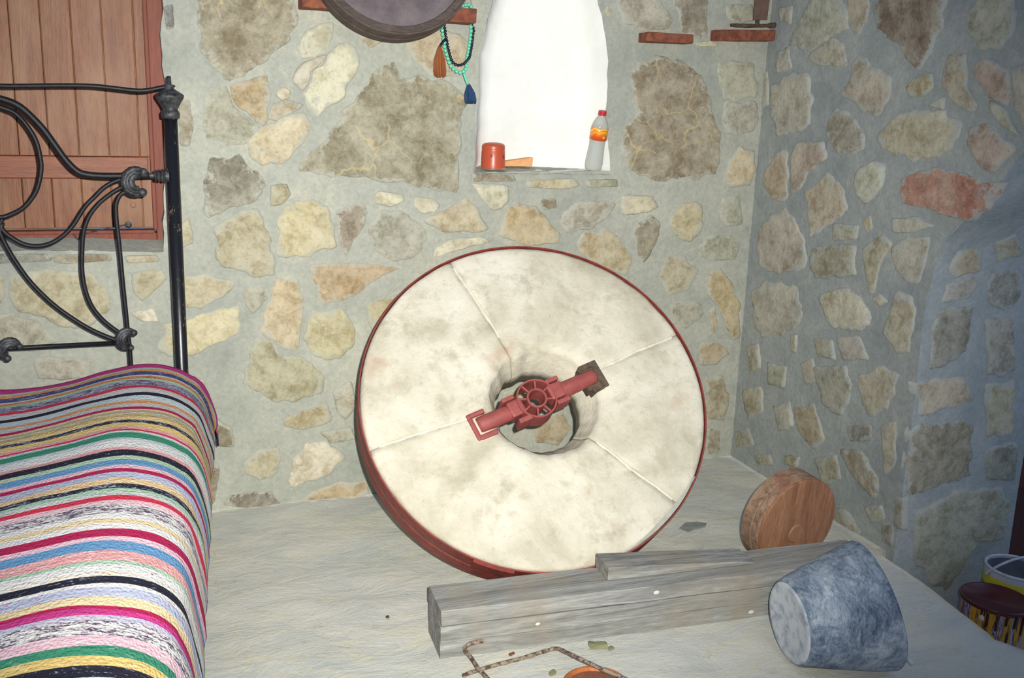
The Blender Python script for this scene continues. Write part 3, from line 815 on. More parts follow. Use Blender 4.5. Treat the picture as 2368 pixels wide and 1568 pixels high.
for k in range(8):
    a = 2*pi*(k+.5)/8; c, s = cos(a), sin(a)
    if abs(s) < .3: continue
    r0, r1, h = .032, hr-.003, .003
    cs = [Vector((r*c-s*h*q, r*s+c*h*q, z)) for z in (.004, .022) for (r, q) in ((r0, -1), (r1, -1), (r1, 1), (r0, 1))]
    V, F = hull_box([RM @ v for v in cs], bevel=.0015); mk('spoke', V, F, M_RED, parent=rynd, root=mill)
for s0, s1, t0, t1 in ((.052, .096, .030, .044), (.054, .100, -.048, -.034), (-.108, -.066, .028, .042), (-.088, -.044, -.056, -.040)):
    V, F = RBOX(s0, s1, t0, t1, -.035, .030, .003); mk('lug', V, F, M_RED, parent=rynd, root=mill)
# end shoe, left: U of painted iron
e0 = sL-.012
for b_ in ((e0, e0+.016, -.046, .046, -.05, .006), (e0, e0+.062, .030, .046, -.05, .008), (e0+.01, e0+.072, -.048, -.031, -.05, .006)):
    V, F = RBOX(*b_, .006); mk('end_shoe', V, F, M_RED, parent=rynd, root=mill)
V, F = RBOX(e0+.008, e0+.030, -.040, .040, -.05, -.006, .004); mk('end_shoe', V, F, M_RED, parent=rynd, root=mill)
# right: bare rusty socket let into the stone
V, F = RBOX(sR-.040, sR+.020, -.040, .042, -.05, -.0015, .003); mk('socket_floor', V, F, M_RUST, root=mill)
e1 = sR+.012
for b_ in ((e1-.004, e1+.018, -.050, .050, -.05, .004), (e1-.045, e1, .032, .050, -.05, .003), (e1-.040, e1, -.052, -.034, -.05, .002)):
    V, F = RBOX(*b_, .003); mk('iron_socket', V, F, M_RUST, root=mill, label='bare rusty iron socket at the right end of the bar')

# ------------------------------------------------------------------ timber beam and wedge board
def dir2(a, b): return (Vector(b)-Vector(a))
B0 = Vector((.698, 2.268, 0)); B1 = Vector((2.036, 2.185, 0)); bd = (B1-B0).normalized(); bp = Vector((-bd.y, bd.x, 0))
BL = (B1-B0).length; BW = .148; BH = .14
beam = thing('timber_beam', (B0+B1)/2+bp*BW/2, 'long weathered grey timber beam lying on the floor in front of the millstone', 'timber beam')
def BM(s, t, z): return B0+bd*s+bp*t+Vector((0, 0, z))
lay = [(0, .046), (.0475, .094), (.0955, BH)]
for k, (z0, z1) in enumerate(lay):
    V = []; F = []; n = 46
    e = .003*k
    prof = [(0.0, z0+.002), (.0, z1-.002), (.0025, z1), (BW-.0025, z1), (BW, z1-.002), (BW, z0+.002), (BW-.002, z0), (.002, z0)]
    for i in range(n+1):
        s = BL*i/n-(.012*(1-k*.5) if i == 0 else 0)*0
        for t, z in prof:
            dt = .0022*nz(s*6, k*5, t*9)+.0015*nz(s*25, k*3+t*20, z*30)
            V.append(BM(s+(.006*nz(t*14, z*14, k) if i in (0, n) else 0), t+(dt-(.002 if k == 1 else 0))*(1 if t < .01 else .3), max(.0005, z+.0016*nz(s*7, t*9, k+z*4)*(1 if k == 2 else .25))))
    m = len(prof)
    for i in range(n):
        for j in range(m): l = (j+1) % m; F.append((i*m+j, i*m+l, (i+1)*m+l, (i+1)*m+j))
    F.append(tuple(range(m))); F.append(tuple(n*m+j for j in range(m))[::-1])
    mk('plank', V, F, M_BEAM, root=beam)
for (s, z) in ((.27, .07), (.62, .12), (.93, .02), (1.06, .10)):
    V, F = sphere(BM(s, -.001, z), .006, 10, 6, (1.6, .35, 1)); mk('plaster_drop', V, F, M_SEAM, root=beam)
def hit_beam(px, py, z): q = onZ(px, py, z); v = q-B0; return v.dot(bd), v.dot(bp)
zt_ = BH+.001
sA, tA = hit_beam(1392, 1295, zt_+.03); sB, tB = hit_beam(1412, 1317, zt_+.03); sC, tC = hit_beam(1640, 1270, zt_+.004)
s0_ = (sA+sB)/2-.01; s1_ = s0_+.47; t0_ = .058; t1_ = BW+.004
V = []; F = []; n = 14
for i in range(n+1):
    f = i/n; s = s0_+(s1_-s0_)*f; hh = .036*(1-f)**.8+.003
    for t, z in ((t0_, 0), (t0_, hh-.002), (t0_+.002, hh), (t1_-.002, hh), (t1_, hh-.002), (t1_, 0)):
        V.append(BM(s, t+.001*nz(s*20, t*30), BH+.0025+z+(.001*nz(s*9, t*20) if z else 0)))
for i in range(n):
    for j in range(6): l = (j+1) % 6; F.append((i*6+j, i*6+l, (i+1)*6+l, (i+1)*6+j))
F.append(tuple(range(6))); F.append(tuple(n*6+j for j in range(6))[::-1])
o = mk('wedge_board', V, F, M_BEAM); tag(o, 'thin grey wedge of wood lying on top of the beam against the millstone', 'board')

# ------------------------------------------------------------------ round wooden disc
DC = Vector((1.947, 2.445, .151)); De, Da, DR, DT = -.108, .152, .162, .091
dn = Vector((sin(Da)*cos(De), -cos(Da)*cos(De), sin(De))); du = Vector((cos(Da), sin(Da), 0)); dv = dn.cross(du)
if dv.z < 0: dv = -dv
DM = Matrix(((du.x, dv.x, dn.x, DC.x), (du.y, dv.y, dn.y, DC.y), (du.z, dv.z, dn.z, DC.z), (0, 0, 0, 1)))
wd = thing('wooden_disc', (DC.x-dn.x*DT/2, DC.y-dn.y*DT/2, 0), 'thick round wooden disc with a centre plug standing on edge behind the beam', 'wooden disc')
V, F = lathe([(DR-.004, -DT), (DR, -DT+.004), (DR, -.046), (DR-.002, -.043), (DR, -.040), (DR, -.012), (DR-.003, -.0105)], 64, DM); mk('rim_block', V, F, M_DISCS, root=wd, smooth=False)
cuts = [-DR, -.088, -.012, .098, DR]
for a, b in zip(cuts[:-1], cuts[1:]):
    x0_, x1_ = a+.0008, b-.0008; P = []; n = 14
    for i in range(n+1): x = x0_+(x1_-x0_)*i/n; P.append((x, sqrt(max(0, (DR-.001)**2-x*x))))
    Q_ = P+[(x, -y) for x, y in reversed(P)]
    pts_ = []
    for x, y in Q_:
        if not pts_ or (abs(pts_[-1][0]-x)+abs(pts_[-1][1]-y)) > 1e-4: pts_.append((x, y))
    m = len(pts_); cx_ = sum(p[0] for p in pts_)/m
    V = [DM @ Vector((x, y, -.010)) for x, y in pts_]+[DM @ Vector((x, y, -.0015)) for x, y in pts_]+[DM @ Vector((cx_+(x-cx_)*.985, y*.992, 0)) for x, y in pts_]
    F = [tuple(range(m))[::-1], tuple(range(2*m, 3*m))]
    for q in (0, 1): F += [(q*m+i, q*m+(i+1) % m, (q+1)*m+(i+1) % m, (q+1)*m+i) for i in range(m)]
    mk('plank', V, F, M_DISC, root=wd)
V, F = lathe([(.033, -.012), (.033, .002), (.030, .005), (1e-6, .0045)], 28, DM @ Matrix.Translation((-.004, -.028, 0)), caps=False)
mk('centre_plug', V, F, M_DISC, root=wd, smooth=False)

# ------------------------------------------------------------------ bucket lying on its side
Bc = Vector((1.58, 1.978, .117)); Bax = Vector((.991, -.108, .079)).normalized(); Cc = Vector((1.803, 1.919, .167)); Cax = Vector((.943, -.21, .258)).normalized()
def kring(t, r, n=56, seed=3):
    ax_ = Bax.lerp(Cax, max(0, min(1, t))).normalized(); c = Bc.lerp(Cc, t); u = Vector((0, 0, 1)).cross(ax_).normalized(); v = ax_.cross(u); out = []
    for k in range(n):
        a = 2*pi*k/n; q = r*(1+.03*nz(cos(a)*1.7+seed, sin(a)*1.7, t*1.2)+.008*nz(cos(a)*5, sin(a)*5, t*6)); p = c+u*cos(a)*q+v*sin(a)*q; p.z = max(.0015, p.z); out.append(p)
    return out
def loft(prof, n=56):
    V = []; F = []
    for t, r in prof: V += kring(t, max(r, 1e-5), n)
    for i in range(len(prof)-1):
        for k in range(n): l = (k+1) % n; F.append((i*n+k, i*n+l, (i+1)*n+l, (i+1)*n+k))
    return V, F
bk = thing('bucket', (Cc.x-.1, Cc.y, 0), 'dented blue-grey bucket with whitish scuffs lying on its side before the beam end', 'bucket')
V, F = loft([(.0, .106), (.012, .111), (.03, .115), (.1, .121), (.3, .135), (.5, .148), (.7, .160), (.85, .168), (.95, .172), (.985, .1735), (1.0, .172), (.99, .168), (.9, .164), (.5, .142), (.2, .124), (.06, .112), (.055, .0001)])
mk('body', V, F, M_BUCK, root=bk, smooth=True)
V, F = loft([(.012, .1095), (-.006, .106), (-.008, .096), (.0, .088), (.004, .05), (.004, .0001)])
mk('base', V, F, M_BUCKB, root=bk, smooth=True, label='pale dusty base of the bucket')
hl = [onZ(2052, 1490, .10), onZ(2076, 1503, .085), onZ(2097, 1520, .065), onZ(2112, 1537, .05)]
V, F = tube(smooth_path(hl, 4), [.006]*4+[.008]*4+[.007]*4+[.005], 10); mk('handle_lug', V, F, M_BUCKB, root=bk, smooth=True)

# ------------------------------------------------------------------ paint cans beyond the threshold
def drip_mat(name, cols, sc=(26, 26, 2.4)):
    m, t, b = nt(name); n = tex(t, 1.6, 5, .6, sc3=sc)
    t.links.new(ramp(t, n, cols), b.inputs['Base Color']); b.inputs['Roughness'].default_value = .4; return m
M_DRIP = drip_mat('dripped_paint_label', [(.30, (28, 22, 20)), (.40, (30, 24, 22)), (.43, (196, 138, 34)), (.50, (206, 150, 40)), (.53, (60, 30, 28)), (.57, (190, 176, 196)), (.62, (52, 44, 92)), (.68, (190, 120, 30))])
M_MAROON = simple('maroon_paint', lin((84, 26, 28)), .3, var=.1, vs=12, bs=.1)
M_ZINC = simple('dull_zinc', lin((132, 142, 156)), .45, .4, vs=12, bs=.1)
M_WRIM = simple('white_painted_rim', lin((206, 208, 216)), .4, var=.1, vs=40)
def label_mat():
    m, t, b = nt('striped_can_label'); tc = t.nodes.new('ShaderNodeTexCoord'); sx = t.nodes.new('ShaderNodeSeparateXYZ'); t.links.new(tc.outputs['Object'], sx.inputs[0])
    n = tex(t, 9, 3, .5); z = math_(t, 'ADD', sx.outputs[2], math_(t, 'MULTIPLY', math_(t, 'SUBTRACT', n, .5), .012))
    r = ramp(t, math_(t, 'MULTIPLY', z, 4.0), [(.0, (120, 120, 130)), (.52, (110, 160, 196)), (.60, (140, 182, 206)), (.66, (70, 136, 66)), (.70, (206, 196, 50)), (.80, (214, 204, 60)), (.84, (200, 200, 206)), (.92, (70, 40, 46))])
    r.node.color_ramp.interpolation = 'CONSTANT'
    t.links.new(r, b.inputs['Base Color']); b.inputs['Roughness'].default_value = .45; return m
M_LAB2 = label_mat()
gz = -.243
def canM(cx, cy, rx, ry): return Matrix.Translation((cx, cy, gz)) @ Matrix.Rotation(rx, 4, 'X') @ Matrix.Rotation(ry, 4, 'Y')
c1 = onZ(2300, 1377, .0); c2 = onZ(2352, 1300, .01)
HH = .235
t1 = thing('paint_can', (c1.x, c1.y, gz), 'nearer paint can filled with maroon paint and streaked with yellow and black drips', 'paint can', 'paint cans beyond the step')
T = canM(c1.x, c1.y, .0, .05)
V, F = lathe([(.098, .0), (.1, .004), (.1, HH-.012), (.099, HH-.008), (1e-6, HH-.02)], 40, T, caps=True); mk('body', V, F, M_DRIP, root=t1)
V, F = lathe([(.1, HH-.016), (.1055, HH-.014), (.107, HH-.006), (.105, HH), (.100, HH-.001), (.096, HH-.008), (1e-6, HH-.010)], 44, T, caps=False, wob=.01); mk('paint_surface', V, F, M_MAROON, root=t1, smooth=True)
for k in range(9):
    a = -2.6+k*.27; ln = random.uniform(.02, .08); P = [T @ Vector((.1065*cos(a), .1065*sin(a), HH-.008)), T @ Vector((.1035*cos(a), .1035*sin(a), HH-.02)), T @ Vector((.1015*cos(a), .1015*sin(a), HH-.02-ln))]
    V, F = tube(P, [.006, .004, .003], 8); mk('paint_drip', V, F, M_MAROON, root=t1, smooth=True)
V, F = lathe([(1e-6, .003), (.007, .002), (.009, -.002)], 12, T @ Matrix.Translation((-.102, -.045, HH-.035)) @ Matrix.Rotation(-pi/2, 4, 'Y'), caps=False); mk('handle_lug', V, F, M_WRIM, root=t1)
dd = Vector((c2.x-c1.x, c2.y-c1.y, 0)); 
if dd.length < .212: c2 = c1+dd.normalized()*.216
t2 = thing('paint_can', (c2.x, c2.y, gz), 'open empty paint can with white rim and yellow-green label behind the maroon one', 'paint can', 'paint cans beyond the step')
T = canM(c2.x, c2.y, .0, .03)
V, F = lathe([(.098, .0), (.1, .004), (.1, HH-.006), (.094, HH-.006), (.093, .006), (1e-6, .005)], 40, T, caps=True); o = mk('body', V, F, M_LAB2, root=t2)
V, F = lathe([(.0925, HH-.01), (.0915, .008), (1e-6, .007)], 36, T, caps=False); mk('inside', V, F, M_ZINC, root=t2, smooth=True)
V, F = tube([T @ Vector((.098*cos(a), .098*sin(a), HH-.004)) for a in [2*pi*k/40 for k in range(40)]], .0055, 8, True); mk('rim', V, F, M_WRIM, root=t2, smooth=True)
P = [T @ Vector((.104*cos(a)*1.0, .03-.05*sin(a), HH-.03+.075*sin(a))) for a in [pi-pi*k/14 for k in range(15)]]
V, F = tube(smooth_path(P, 3), .0045, 8); mk('wire_handle', V, F, M_WRIM, root=t2, smooth=True)

# ------------------------------------------------------------------ rods, dish and chips on the floor
def rod(pts, name, label):
    P = smooth_path(pts, 5); V, F = tube(P, [.0056*(1+.25*nz(i*.7)) for i in range(len(P))], 9)
    o = mk(name, V, F, M_ROD, smooth=True); tag(o, label, 'iron rod', 'rusty iron rods at the bottom edge'); return o
rod([onZ(1117, 1482, .046), onZ(1097, 1486, .046), onZ(1081, 1492, .042), onZ(1075, 1503, .034), onZ(1088, 1519, .025), onZ(1106, 1546, .0205), onZ(1126, 1567, .0195), onZ(1150, 1600, .02), onZ(1185, 1650, .008)], 'iron_rod', 'hooked rusty iron rod propped against the left end of the beam')
rod([onZ(1071, 1563, .0065), onZ(1088, 1556, .0065), onZ(1142, 1539, .0065), onZ(1211, 1521, .0065), onZ(1256, 1507, .0065), onZ(1286, 1500, .010), onZ(1297, 1503, .016), onZ(1325, 1516, .036), onZ(1359, 1532, .044), onZ(1393, 1548, .045), onZ(1439, 1567, .040), onZ(1500, 1597, .03)], 'iron_rod', 'bent rusty iron rod lying over the round wooden dish')
dc = Vector((1.024, 1.992, 0)); dr = .087
t3 = thing('wooden_dish', dc, 'shallow round orange-brown wooden dish at the bottom edge below the bent rod', 'dish')
T = Matrix.Translation(dc+Vector((0, 0, .0045)))
V, F = lathe([(.078, 0), (.084, .004), (.087, .018), (.085, .027), (.081, .029), (.076, .026), (.074, .018)], 48, T, caps=False); o = mk('rim', V, F, M_DISH, root=t3, smooth=True)
V, F = lathe([(1e-6, .002), (.078, .001), (.078, .004), (.0755, .019), (1e-6, .018)], 48, T, caps=False); mk('bottom', V, F, M_DISHI, root=t3)
M_CHIP = simple('greenish_stone_chip', lin((138, 138, 104)), .9, vs=30, bs=.5, bd=.004)
M_CHIPW = simple('pale_stone_chip', lin((206, 196, 170)), .9, vs=30, bs=.5, bd=.004)
def chip(px, py, w_, d_, h_, mat, label, rot=0, seed=0):
    c = onZ(px, py, 0); V, F = box(-w_/2, w_/2, -d_/2, d_/2, 0, h_, cuts=2, bevel=.002)
    V = [Matrix.Rotation(rot, 3, 'Z') @ (v*(1+.35*nz(v.x*60+seed, v.y*60, v.z*60))) for v in V]
    z0 = min(v.z for v in V)
    o = mk('stone_chip', V, F, mat); o.location = (c.x, c.y, .003-z0); tag(o, label, 'stone chip', 'chips and crumbs on the floor'); return o
chip(1382, 1500, .050, .020, .016, M_CHIP, 'flat greenish stone chip lying on the floor between beam and dish', -.3, 1)
chip(1412, 1504, .018, .012, .006, M_CHIP, 'small green-grey chip right beside the flat greenish chip', .3, 2)
chip(1200, 1497, .014, .010, .008, M_CHIPW, 'white crumb of plaster at the foot of the beam', .1, 3)
chip(1184, 1516, .018, .008, .006, M_BRICK, 'orange crumb of brick beside the bent rod', .4, 4)
chip(1277, 1562, .020, .012, .008, M_CHIP, 'small olive pebble left of the wooden dish', .4, 5)
chip(897, 1431, .010, .008, .006, M_RUST, 'dark pebble on the open floor left of the beam', .2, 6)
# thin dark flake of slate lying right of the millstone
pl = [onZ(*q, .006) for q in ((1570, 1222), (1585, 1208), (1612, 1206), (1634, 1210), (1630, 1217), (1612, 1222), (1590, 1229))]
V = pl+[Vector((p.x, p.y, -.001)) for p in pl]; m = len(pl)
F = [tuple(range(m))]+[(i, (i+1) % m, m+(i+1) % m, m+i) for i in range(m)]
M_SLATE = simple('dark_slate', lin((146, 152, 150)), .9, vs=30, bs=.4, bd=.003)
o = mk('slate_flake', V, F, M_SLATE); tag(o, 'thin grey slate flake lying on the floor right of the millstone', 'slate flake')

# ------------------------------------------------------------------ iron bed
HY = 3.17
def H(px, py, dy=0): return onY(px, py, HY+dy)
pb = H(418, 840); pt = H(396, 262); px_ = (pb.x+pt.x)/2
mx = H(-12, 400).x
bed = thing('iron_bed', (mx, HY-1.0, 0), 'old black iron bedstead with scrolled headboard before the wooden shutter', 'bed')
ztop = pt.z
def post(x, y, zt, flip=1):
    V, F = tube([Vector((x, y, .0)), Vector((x, y, .3)), Vector((x, y, zt))], .0195, 20)
    p = mk('post', V, F, M_POST, root=bed, smooth=True)
    pr = [(.0195, -.012), (.026, -.010), (.027, .004), (.024, .010), (.021, .014), (.025, .024), (.032, .036), (.039, .047), (.0405, .052), (.040, .058), (.033, .062), (.024, .068), (.014, .074), (.0135, .078), (.017, .080), (.017, .085), (.007, .087), (.006, .110), (1e-6, .111)]
    V, F = lathe(pr, 28, Matrix.Translation((x, y, zt)), caps=False); mk('finial', V, F, M_CAST, parent=p, root=bed, smooth=True, label='dusty turned cast finial')
    return p
post(px_, HY, ztop-.004); post(2*mx-px_, HY, ztop-.004)
def mir(P): return [Vector((2*mx-p.x, p.y, p.z)) for p in P]
def rodb(pts, r, name='scroll_rod', both=True, n=6):
    P = smooth_path([H(*q) for q in pts], n)
    V, F = tube(P, r, 12); mk(name, V, F, M_BLACK, root=bed, smooth=True)
    if both: V, F = tube(mir(P), r, 12); mk(name, V, F, M_BLACK, root=bed, smooth=True)
zfin = ztop+.078
P = [H(14, 199), H(136, 198), H(214, 199), H(272, 205), H(330, 210)]
P = [Vector((mx, HY, P[0].z+.002))]+P+[Vector((px_, HY, zfin))]
P = mir(P)[::-1][:-1]+P
V, F = tube(smooth_path(P, 5), .0068, 12); mk('top_rail', V, F, M_BLACK, root=bed, smooth=True)
# big arch
A_ = [H(*q) for q in ((14, 232), (45, 246), (72, 269), (101, 300), (128, 337), (152, 370), (179, 396), (206, 404.5), (253, 407), (310, 406), (345, 405))]
top = Vector((mx, HY, A_[0].z+.008))
P = mir(A_)[::-1]+[top]+A_
V, F = tube(smooth_path(P, 5), .0095, 14); mk('arch_rod', V, F, M_BLACK, root=bed, smooth=True)
# oval in the middle
O_ = [H(*q, .004) for q in ((14, 252), (39, 265), (64, 293), (84, 328), (93, 365), (95, 394), (87, 433), (74, 458), (52, 482), (15, 500))]
P = [Vector((mx, HY, O_[0].z+.010))]+O_+[Vector((mx, HY, O_[-1].z-.002))]
P = P+mir(O_)[::-1]
V, F = tube(smooth_path(P, 5, True), .0068, 12, True); mk('oval_rod', V, F, M_BLACK, root=bed, smooth=True)
rodb([(305, 417), (297, 415), (272, 417), (243, 432), (218, 456), (196, 479), (171, 518), (150, 542), (121, 561), (91, 569), (59, 566), (32, 553), (10, 536), (-12, 505)], .0066)
rodb([(305, 427), (297, 428), (272, 438), (243, 458), (223, 477), (204, 504), (193, 539), (190, 579), (190, 628), (198, 673), (214, 711), (241, 743), (279, 772), (290, 780)], .0066)
rodb([(308, 436), (297, 440), (279, 450), (270, 467), (268, 485), (270, 515), (276, 569), (284, 654), (291, 721), (296, 770), (300, 804), (303, 850), (304, 900)], .0066)
rodb([(-10, 515), (13, 566), (40, 611), (72, 654), (115, 697), (161, 732), (214, 764), (273, 788), (288, 788)], .0066)
zb_ = H(150, 800).z
V, F = tube([Vector((2*mx-H(286, 798).x, HY, zb_)), Vector((H(286, 798).x, HY, zb_+.002))], .0068, 12); mk('lower_rail', V, F, M_BLACK, root=bed, smooth=True)
# cast knots: crescent bodies with rolled ends, ribbed
def knot(c, s, ang, flip=1):
    parts = []
    for k, off in enumerate((-.011, 0, .011)):
        P = []
        for i in range(13):
            t = i/12; a = radians(60+230*t); r = (.019+off*.55)*s
            P.append(Vector((r*cos(a)*1.05, -.010+.002*k-.006*sin(pi*t), r*sin(a)*1.2)))
        rr = [(.0055+.0045*sin(pi*i/12))*s for i in range(13)]
        parts.append(tube(P, rr, 10))
    for a in (60, 290):
        r = .021*s; parts.append(sphere((r*cos(radians(a))*1.1+.004*s, -.012, r*sin(radians(a))*1.25), .0105*s, 12, 8))
    V, F = join(*parts)
    R_ = Matrix.Rotation(radians(ang), 3, 'Y')
    V = [R_ @ v for v in V]
    V = [Vector((v.x*flip, v.y, v.z))+c for v in V]
    mk('cast_knot', V, F, M_CAST, root=bed, smooth=True, label='ribbed crescent-shaped iron casting joining the rods')
for c, s, a in ((H(316, 420, -.002), 1.25, 0), (H(295, 783, -.002), 1.0, 10)):
    knot(c, s, a); knot(Vector((2*mx-c.x, c.y, c.z)), s, a, -1)
knot(Vector((mx, HY, zb_)), 1.0, 40)
cz = H(360, 406).z; xk = H(340, 406).x
for sg in (1, -1):
    X = lambda x: mx+sg*(x-mx)
    pr = [(.008, 0), (.008, .012), (.016, .014), (.018, .018), (.014, .021), (.017, .024), (.019, .028), (.014, .031), (.018, .034), (.020, .038), (.016, .042), (.021, .045), (.021, .055)]
    T = Matrix.Translation((X(px_-.055-.012), HY, cz)) @ Matrix.Rotation(sg*pi/2, 4, 'Y')
    V, F = lathe(pr, 18, T); mk('collar', V, F, M_CAST, root=bed, smooth=False)
# frame, mattress
def edge_x(y): return .133-.0845*(3.07-y)
ye = 1.12
for s in (0, 1):
    xa = [edge_x(y)-.03-s*.84 for y in (HY-.02, ye)]
    V, F = hull_box([Vector(p) for p in ((xa[0]-.02, HY-.02, .33), (xa[0]+.0, HY-.02, .33), (xa[1]+.0, ye, .33), (xa[1]-.02, ye, .33), (xa[0]-.02, HY-.02, .37), (xa[0], HY-.02, .37), (xa[1], ye, .37), (xa[1]-.02, ye, .37))], bevel=.002)
    mk('side_rail', V, F, M_BLACK, root=bed)
for xx in (edge_x(ye)-.03, edge_x(ye)-.87):
    V, F = tube([Vector((xx, ye-.02, 0)), Vector((xx, ye-.02, .50))], .0195, 16); mk('post', V, F, M_POST, root=bed, smooth=True)
M_MATT = simple('grey_mattress', lin((170, 166, 156)), .9, vs=30)
c = [Vector(p) for p in ((edge_x(ye)-.83, ye+.02, .375), (edge_x(ye)-.035, ye+.02, .375), (edge_x(HY-.04)-.035, HY-.05, .375), (edge_x(HY-.04)-.83, HY-.05, .375), (edge_x(ye)-.83, ye+.02, .56), (edge_x(ye)-.035, ye+.02, .56), (edge_x(HY-.04)-.035, HY-.05, .56), (edge_x(HY-.04)-.83, HY-.05, .56))]
V, F = hull_box(c, bevel=.03); mk('mattress', V, F, M_MATT, root=bed, smooth=True)

# ------------------------------------------------------------------ striped rag rug over the bed
W_ = (226, 224, 220); PW = (206, 202, 204); BK = (34, 34, 48); LG = (188, 192, 188); CR = (172, 34, 78); RE = (206, 52, 74); MG = (196, 58, 130); NV = (62, 68, 122)
OR = (214, 138, 84); GR = (58, 136, 106); LGR = (168, 200, 172); YE = (222, 192, 118); PK = (226, 160, 160); LP = (228, 188, 198); BL = (98, 148, 190); LV = (180, 186, 208); CM = (228, 206, 162); TN = (172, 150, 126); PB = (192, 206, 210); PU = (90, 70, 96)
# (pixel row where the stripe begins on the crest, colour, second thread colour, share of the second)
rows = [(842.5, BK, BK, 0), (846.5, MG, MG, .05), (856, LG, LG, 0), (860, OR, YE, .5), (865, NV, LV, .25), (873, PW, LV, .2), (875.5, OR, BK, .2), (880.5, LGR, LGR, 0), (885, PU, LV, .55), (897.5, RE, RE, 0), (903.5, PW, LG, .3), (914, BK, BK, 0), (920.5, PB, LG, .3), (931, OR, CM, .3), (936.5, LG, PW, .3), (944, CR, CR, 0), (950, CM, TN, .3), (954, TN, CM, .2), (958, LGR, CM, .4), (961, TN, YE, .5), (968, YE, CM, .5), (975, BK, LV, .35), (982, YE, CM, .3), (992, PK, LG, .3), (998, RE, CR, .3), (1002, PB, W_, .4), (1006, GR, GR, .1), (1018, PB, LG, .25), (1024, W_, LG, .3), (1039, PK, LG, .2), (1045.5, BK, LV, .08), (1058, LGR, CM, .3), (1066.5, BL, LV, .15), (1079, LP, PK, .2), (1087, CR, CR, 0), (1095, LV, PW, .3), (1109, CM, OR, .35), (1121.5, BK, LV, .3), (1131.5, LGR, BK, .12), (1139, PW, LGR, .3), (1147, RE, RE, 0), (1157, LP, W_, .3), (1167, W_, PU, .55), (1188, W_, W_, 0), (1199, CM, OR, .12), (1208.5, W_, LV, .1), (1221.5, CR, CR, 0), (1237.5, LP, LV, .2), (1249, BL, LV, .12), (1268.5, PK, W_, .25), (1291.5, LGR, BK, .12), (1299, W_, BK, .07), (1313, W_, CM, .35), (1326.5, BK, LV, .08), (1342, W_, LV, .1), (1350.5, LV, RE, .10), (1370, CM, CM, 0), (1388, CR, CR, 0), (1396, MG, MG, .1), (1409, LV, LP, .4), (1421, W_, PU, .5), (1454, LP, W_, .15), (1478.5, GR, LGR, .1), (1500, YE, CM, .2), (1521.5, BK, LV, .12), (1547.5, W_, LV, .3)]
ys = [onZ(300, r[0], .64).y for r in rows]
band = [(HY-.028, NV, RE, .2), (3.125, RE, LG, .3), (3.115, LG, LG, .2), (3.095, YE, LG, .3)]
L_ = [(b[0], b[1], b[2], b[3]) for b in band]+[(y, r[1], r[2], r[3]) for y, r in zip(ys, rows)]
y = L_[-1][0]-.045
for cA, cB, s_, wd_ in ((RE, RE, 0, .02), (BL, LV, .2, .04), (W_, PU, .4, .05), (GR, GR, .1, .03), (BK, LV, .1, .03), (CM, OR, .2, .04), (MG, MG, 0, .03)):
    if y < ye: break
    L_.append((y, cA, cB, s_)); y -= wd_
prof = [(.052, .40), (.050, .435), (.044, .48), (.035, .53), (.020, .572), (-.006, .602), (-.045, .624), (-.10, .638), (-.16, .640), (-.24, .630), (-.33, .614), (-.45, .602), (-.58, .600), (-.70, .612), (-.80, .612), (-.845, .58), (-.86, .5), (-.865, .42)]
PP = smooth_path([Vector((a, 0, b)) for a, b in prof], 4); NP_ = len(PP)
V = []; F = []; cA_ = []; cB_ = []; fr = []
rowsY = []
for i, l in enumerate(L_):
    y1 = L_[i+1][0] if i+1 < len(L_) else ye+.01
    m = max(1, int((l[0]-y1)/.012)); 
    for k in range(m): rowsY.append((l[0]+(y1-l[0])*k/m, i))
rowsY.append((ye+.01, len(L_)-1))
ymax = rowsY[0][0]
for r, (y, i) in enumerate(rowsY):
    fringe = .014*nz(i*3.7)+.006*nz(y*60)
    for j, p in enumerate(PP):
        arc = j/(NP_-1)
        dip = 0
        # softer sag toward the wall end, a wrinkle at the middle
        far = max(0, min(1, (y-1.9)/1.2))
        x = edge_x(y)+p.x
        z = p.z
        if p.x > 0: x += .014*far*min(1, (.60-p.z)/.18); z += .045*far*min(1, (.60-p.z)/.18)
        if p.x < -.16: z -= (.016*far)*min(1, (-.16-p.x)/.25)
        if p.x < -.5: z += .03*far*min(1, (-.5-p.x)/.2)*max(0, (y-2.9)/.2)
        z += .004*nz(x*9, y*7, 2) if p.z > .59 else 0
        x += (.006*nz(y*13, p.z*9, 5)+.010*nz(y*4, 3))*(1 if j < 16 else .3)
        if y > HY-.10: z -= .5*(y-(HY-.10))**2/.1*4
        if j == 0: z += fringe
        yy = y+.0035*nz(x*11, y*3, i*1.3)+.010*nz(x*3.0, y*1.2, 7)
        V.append(Vector((x, yy, z)))
    if r < len(rowsY)-1:
        for j in range(NP_-1):
            F.append((r*NP_+j, (r+1)*NP_+j, (r+1)*NP_+j+1, r*NP_+j+1)); fr.append(i)
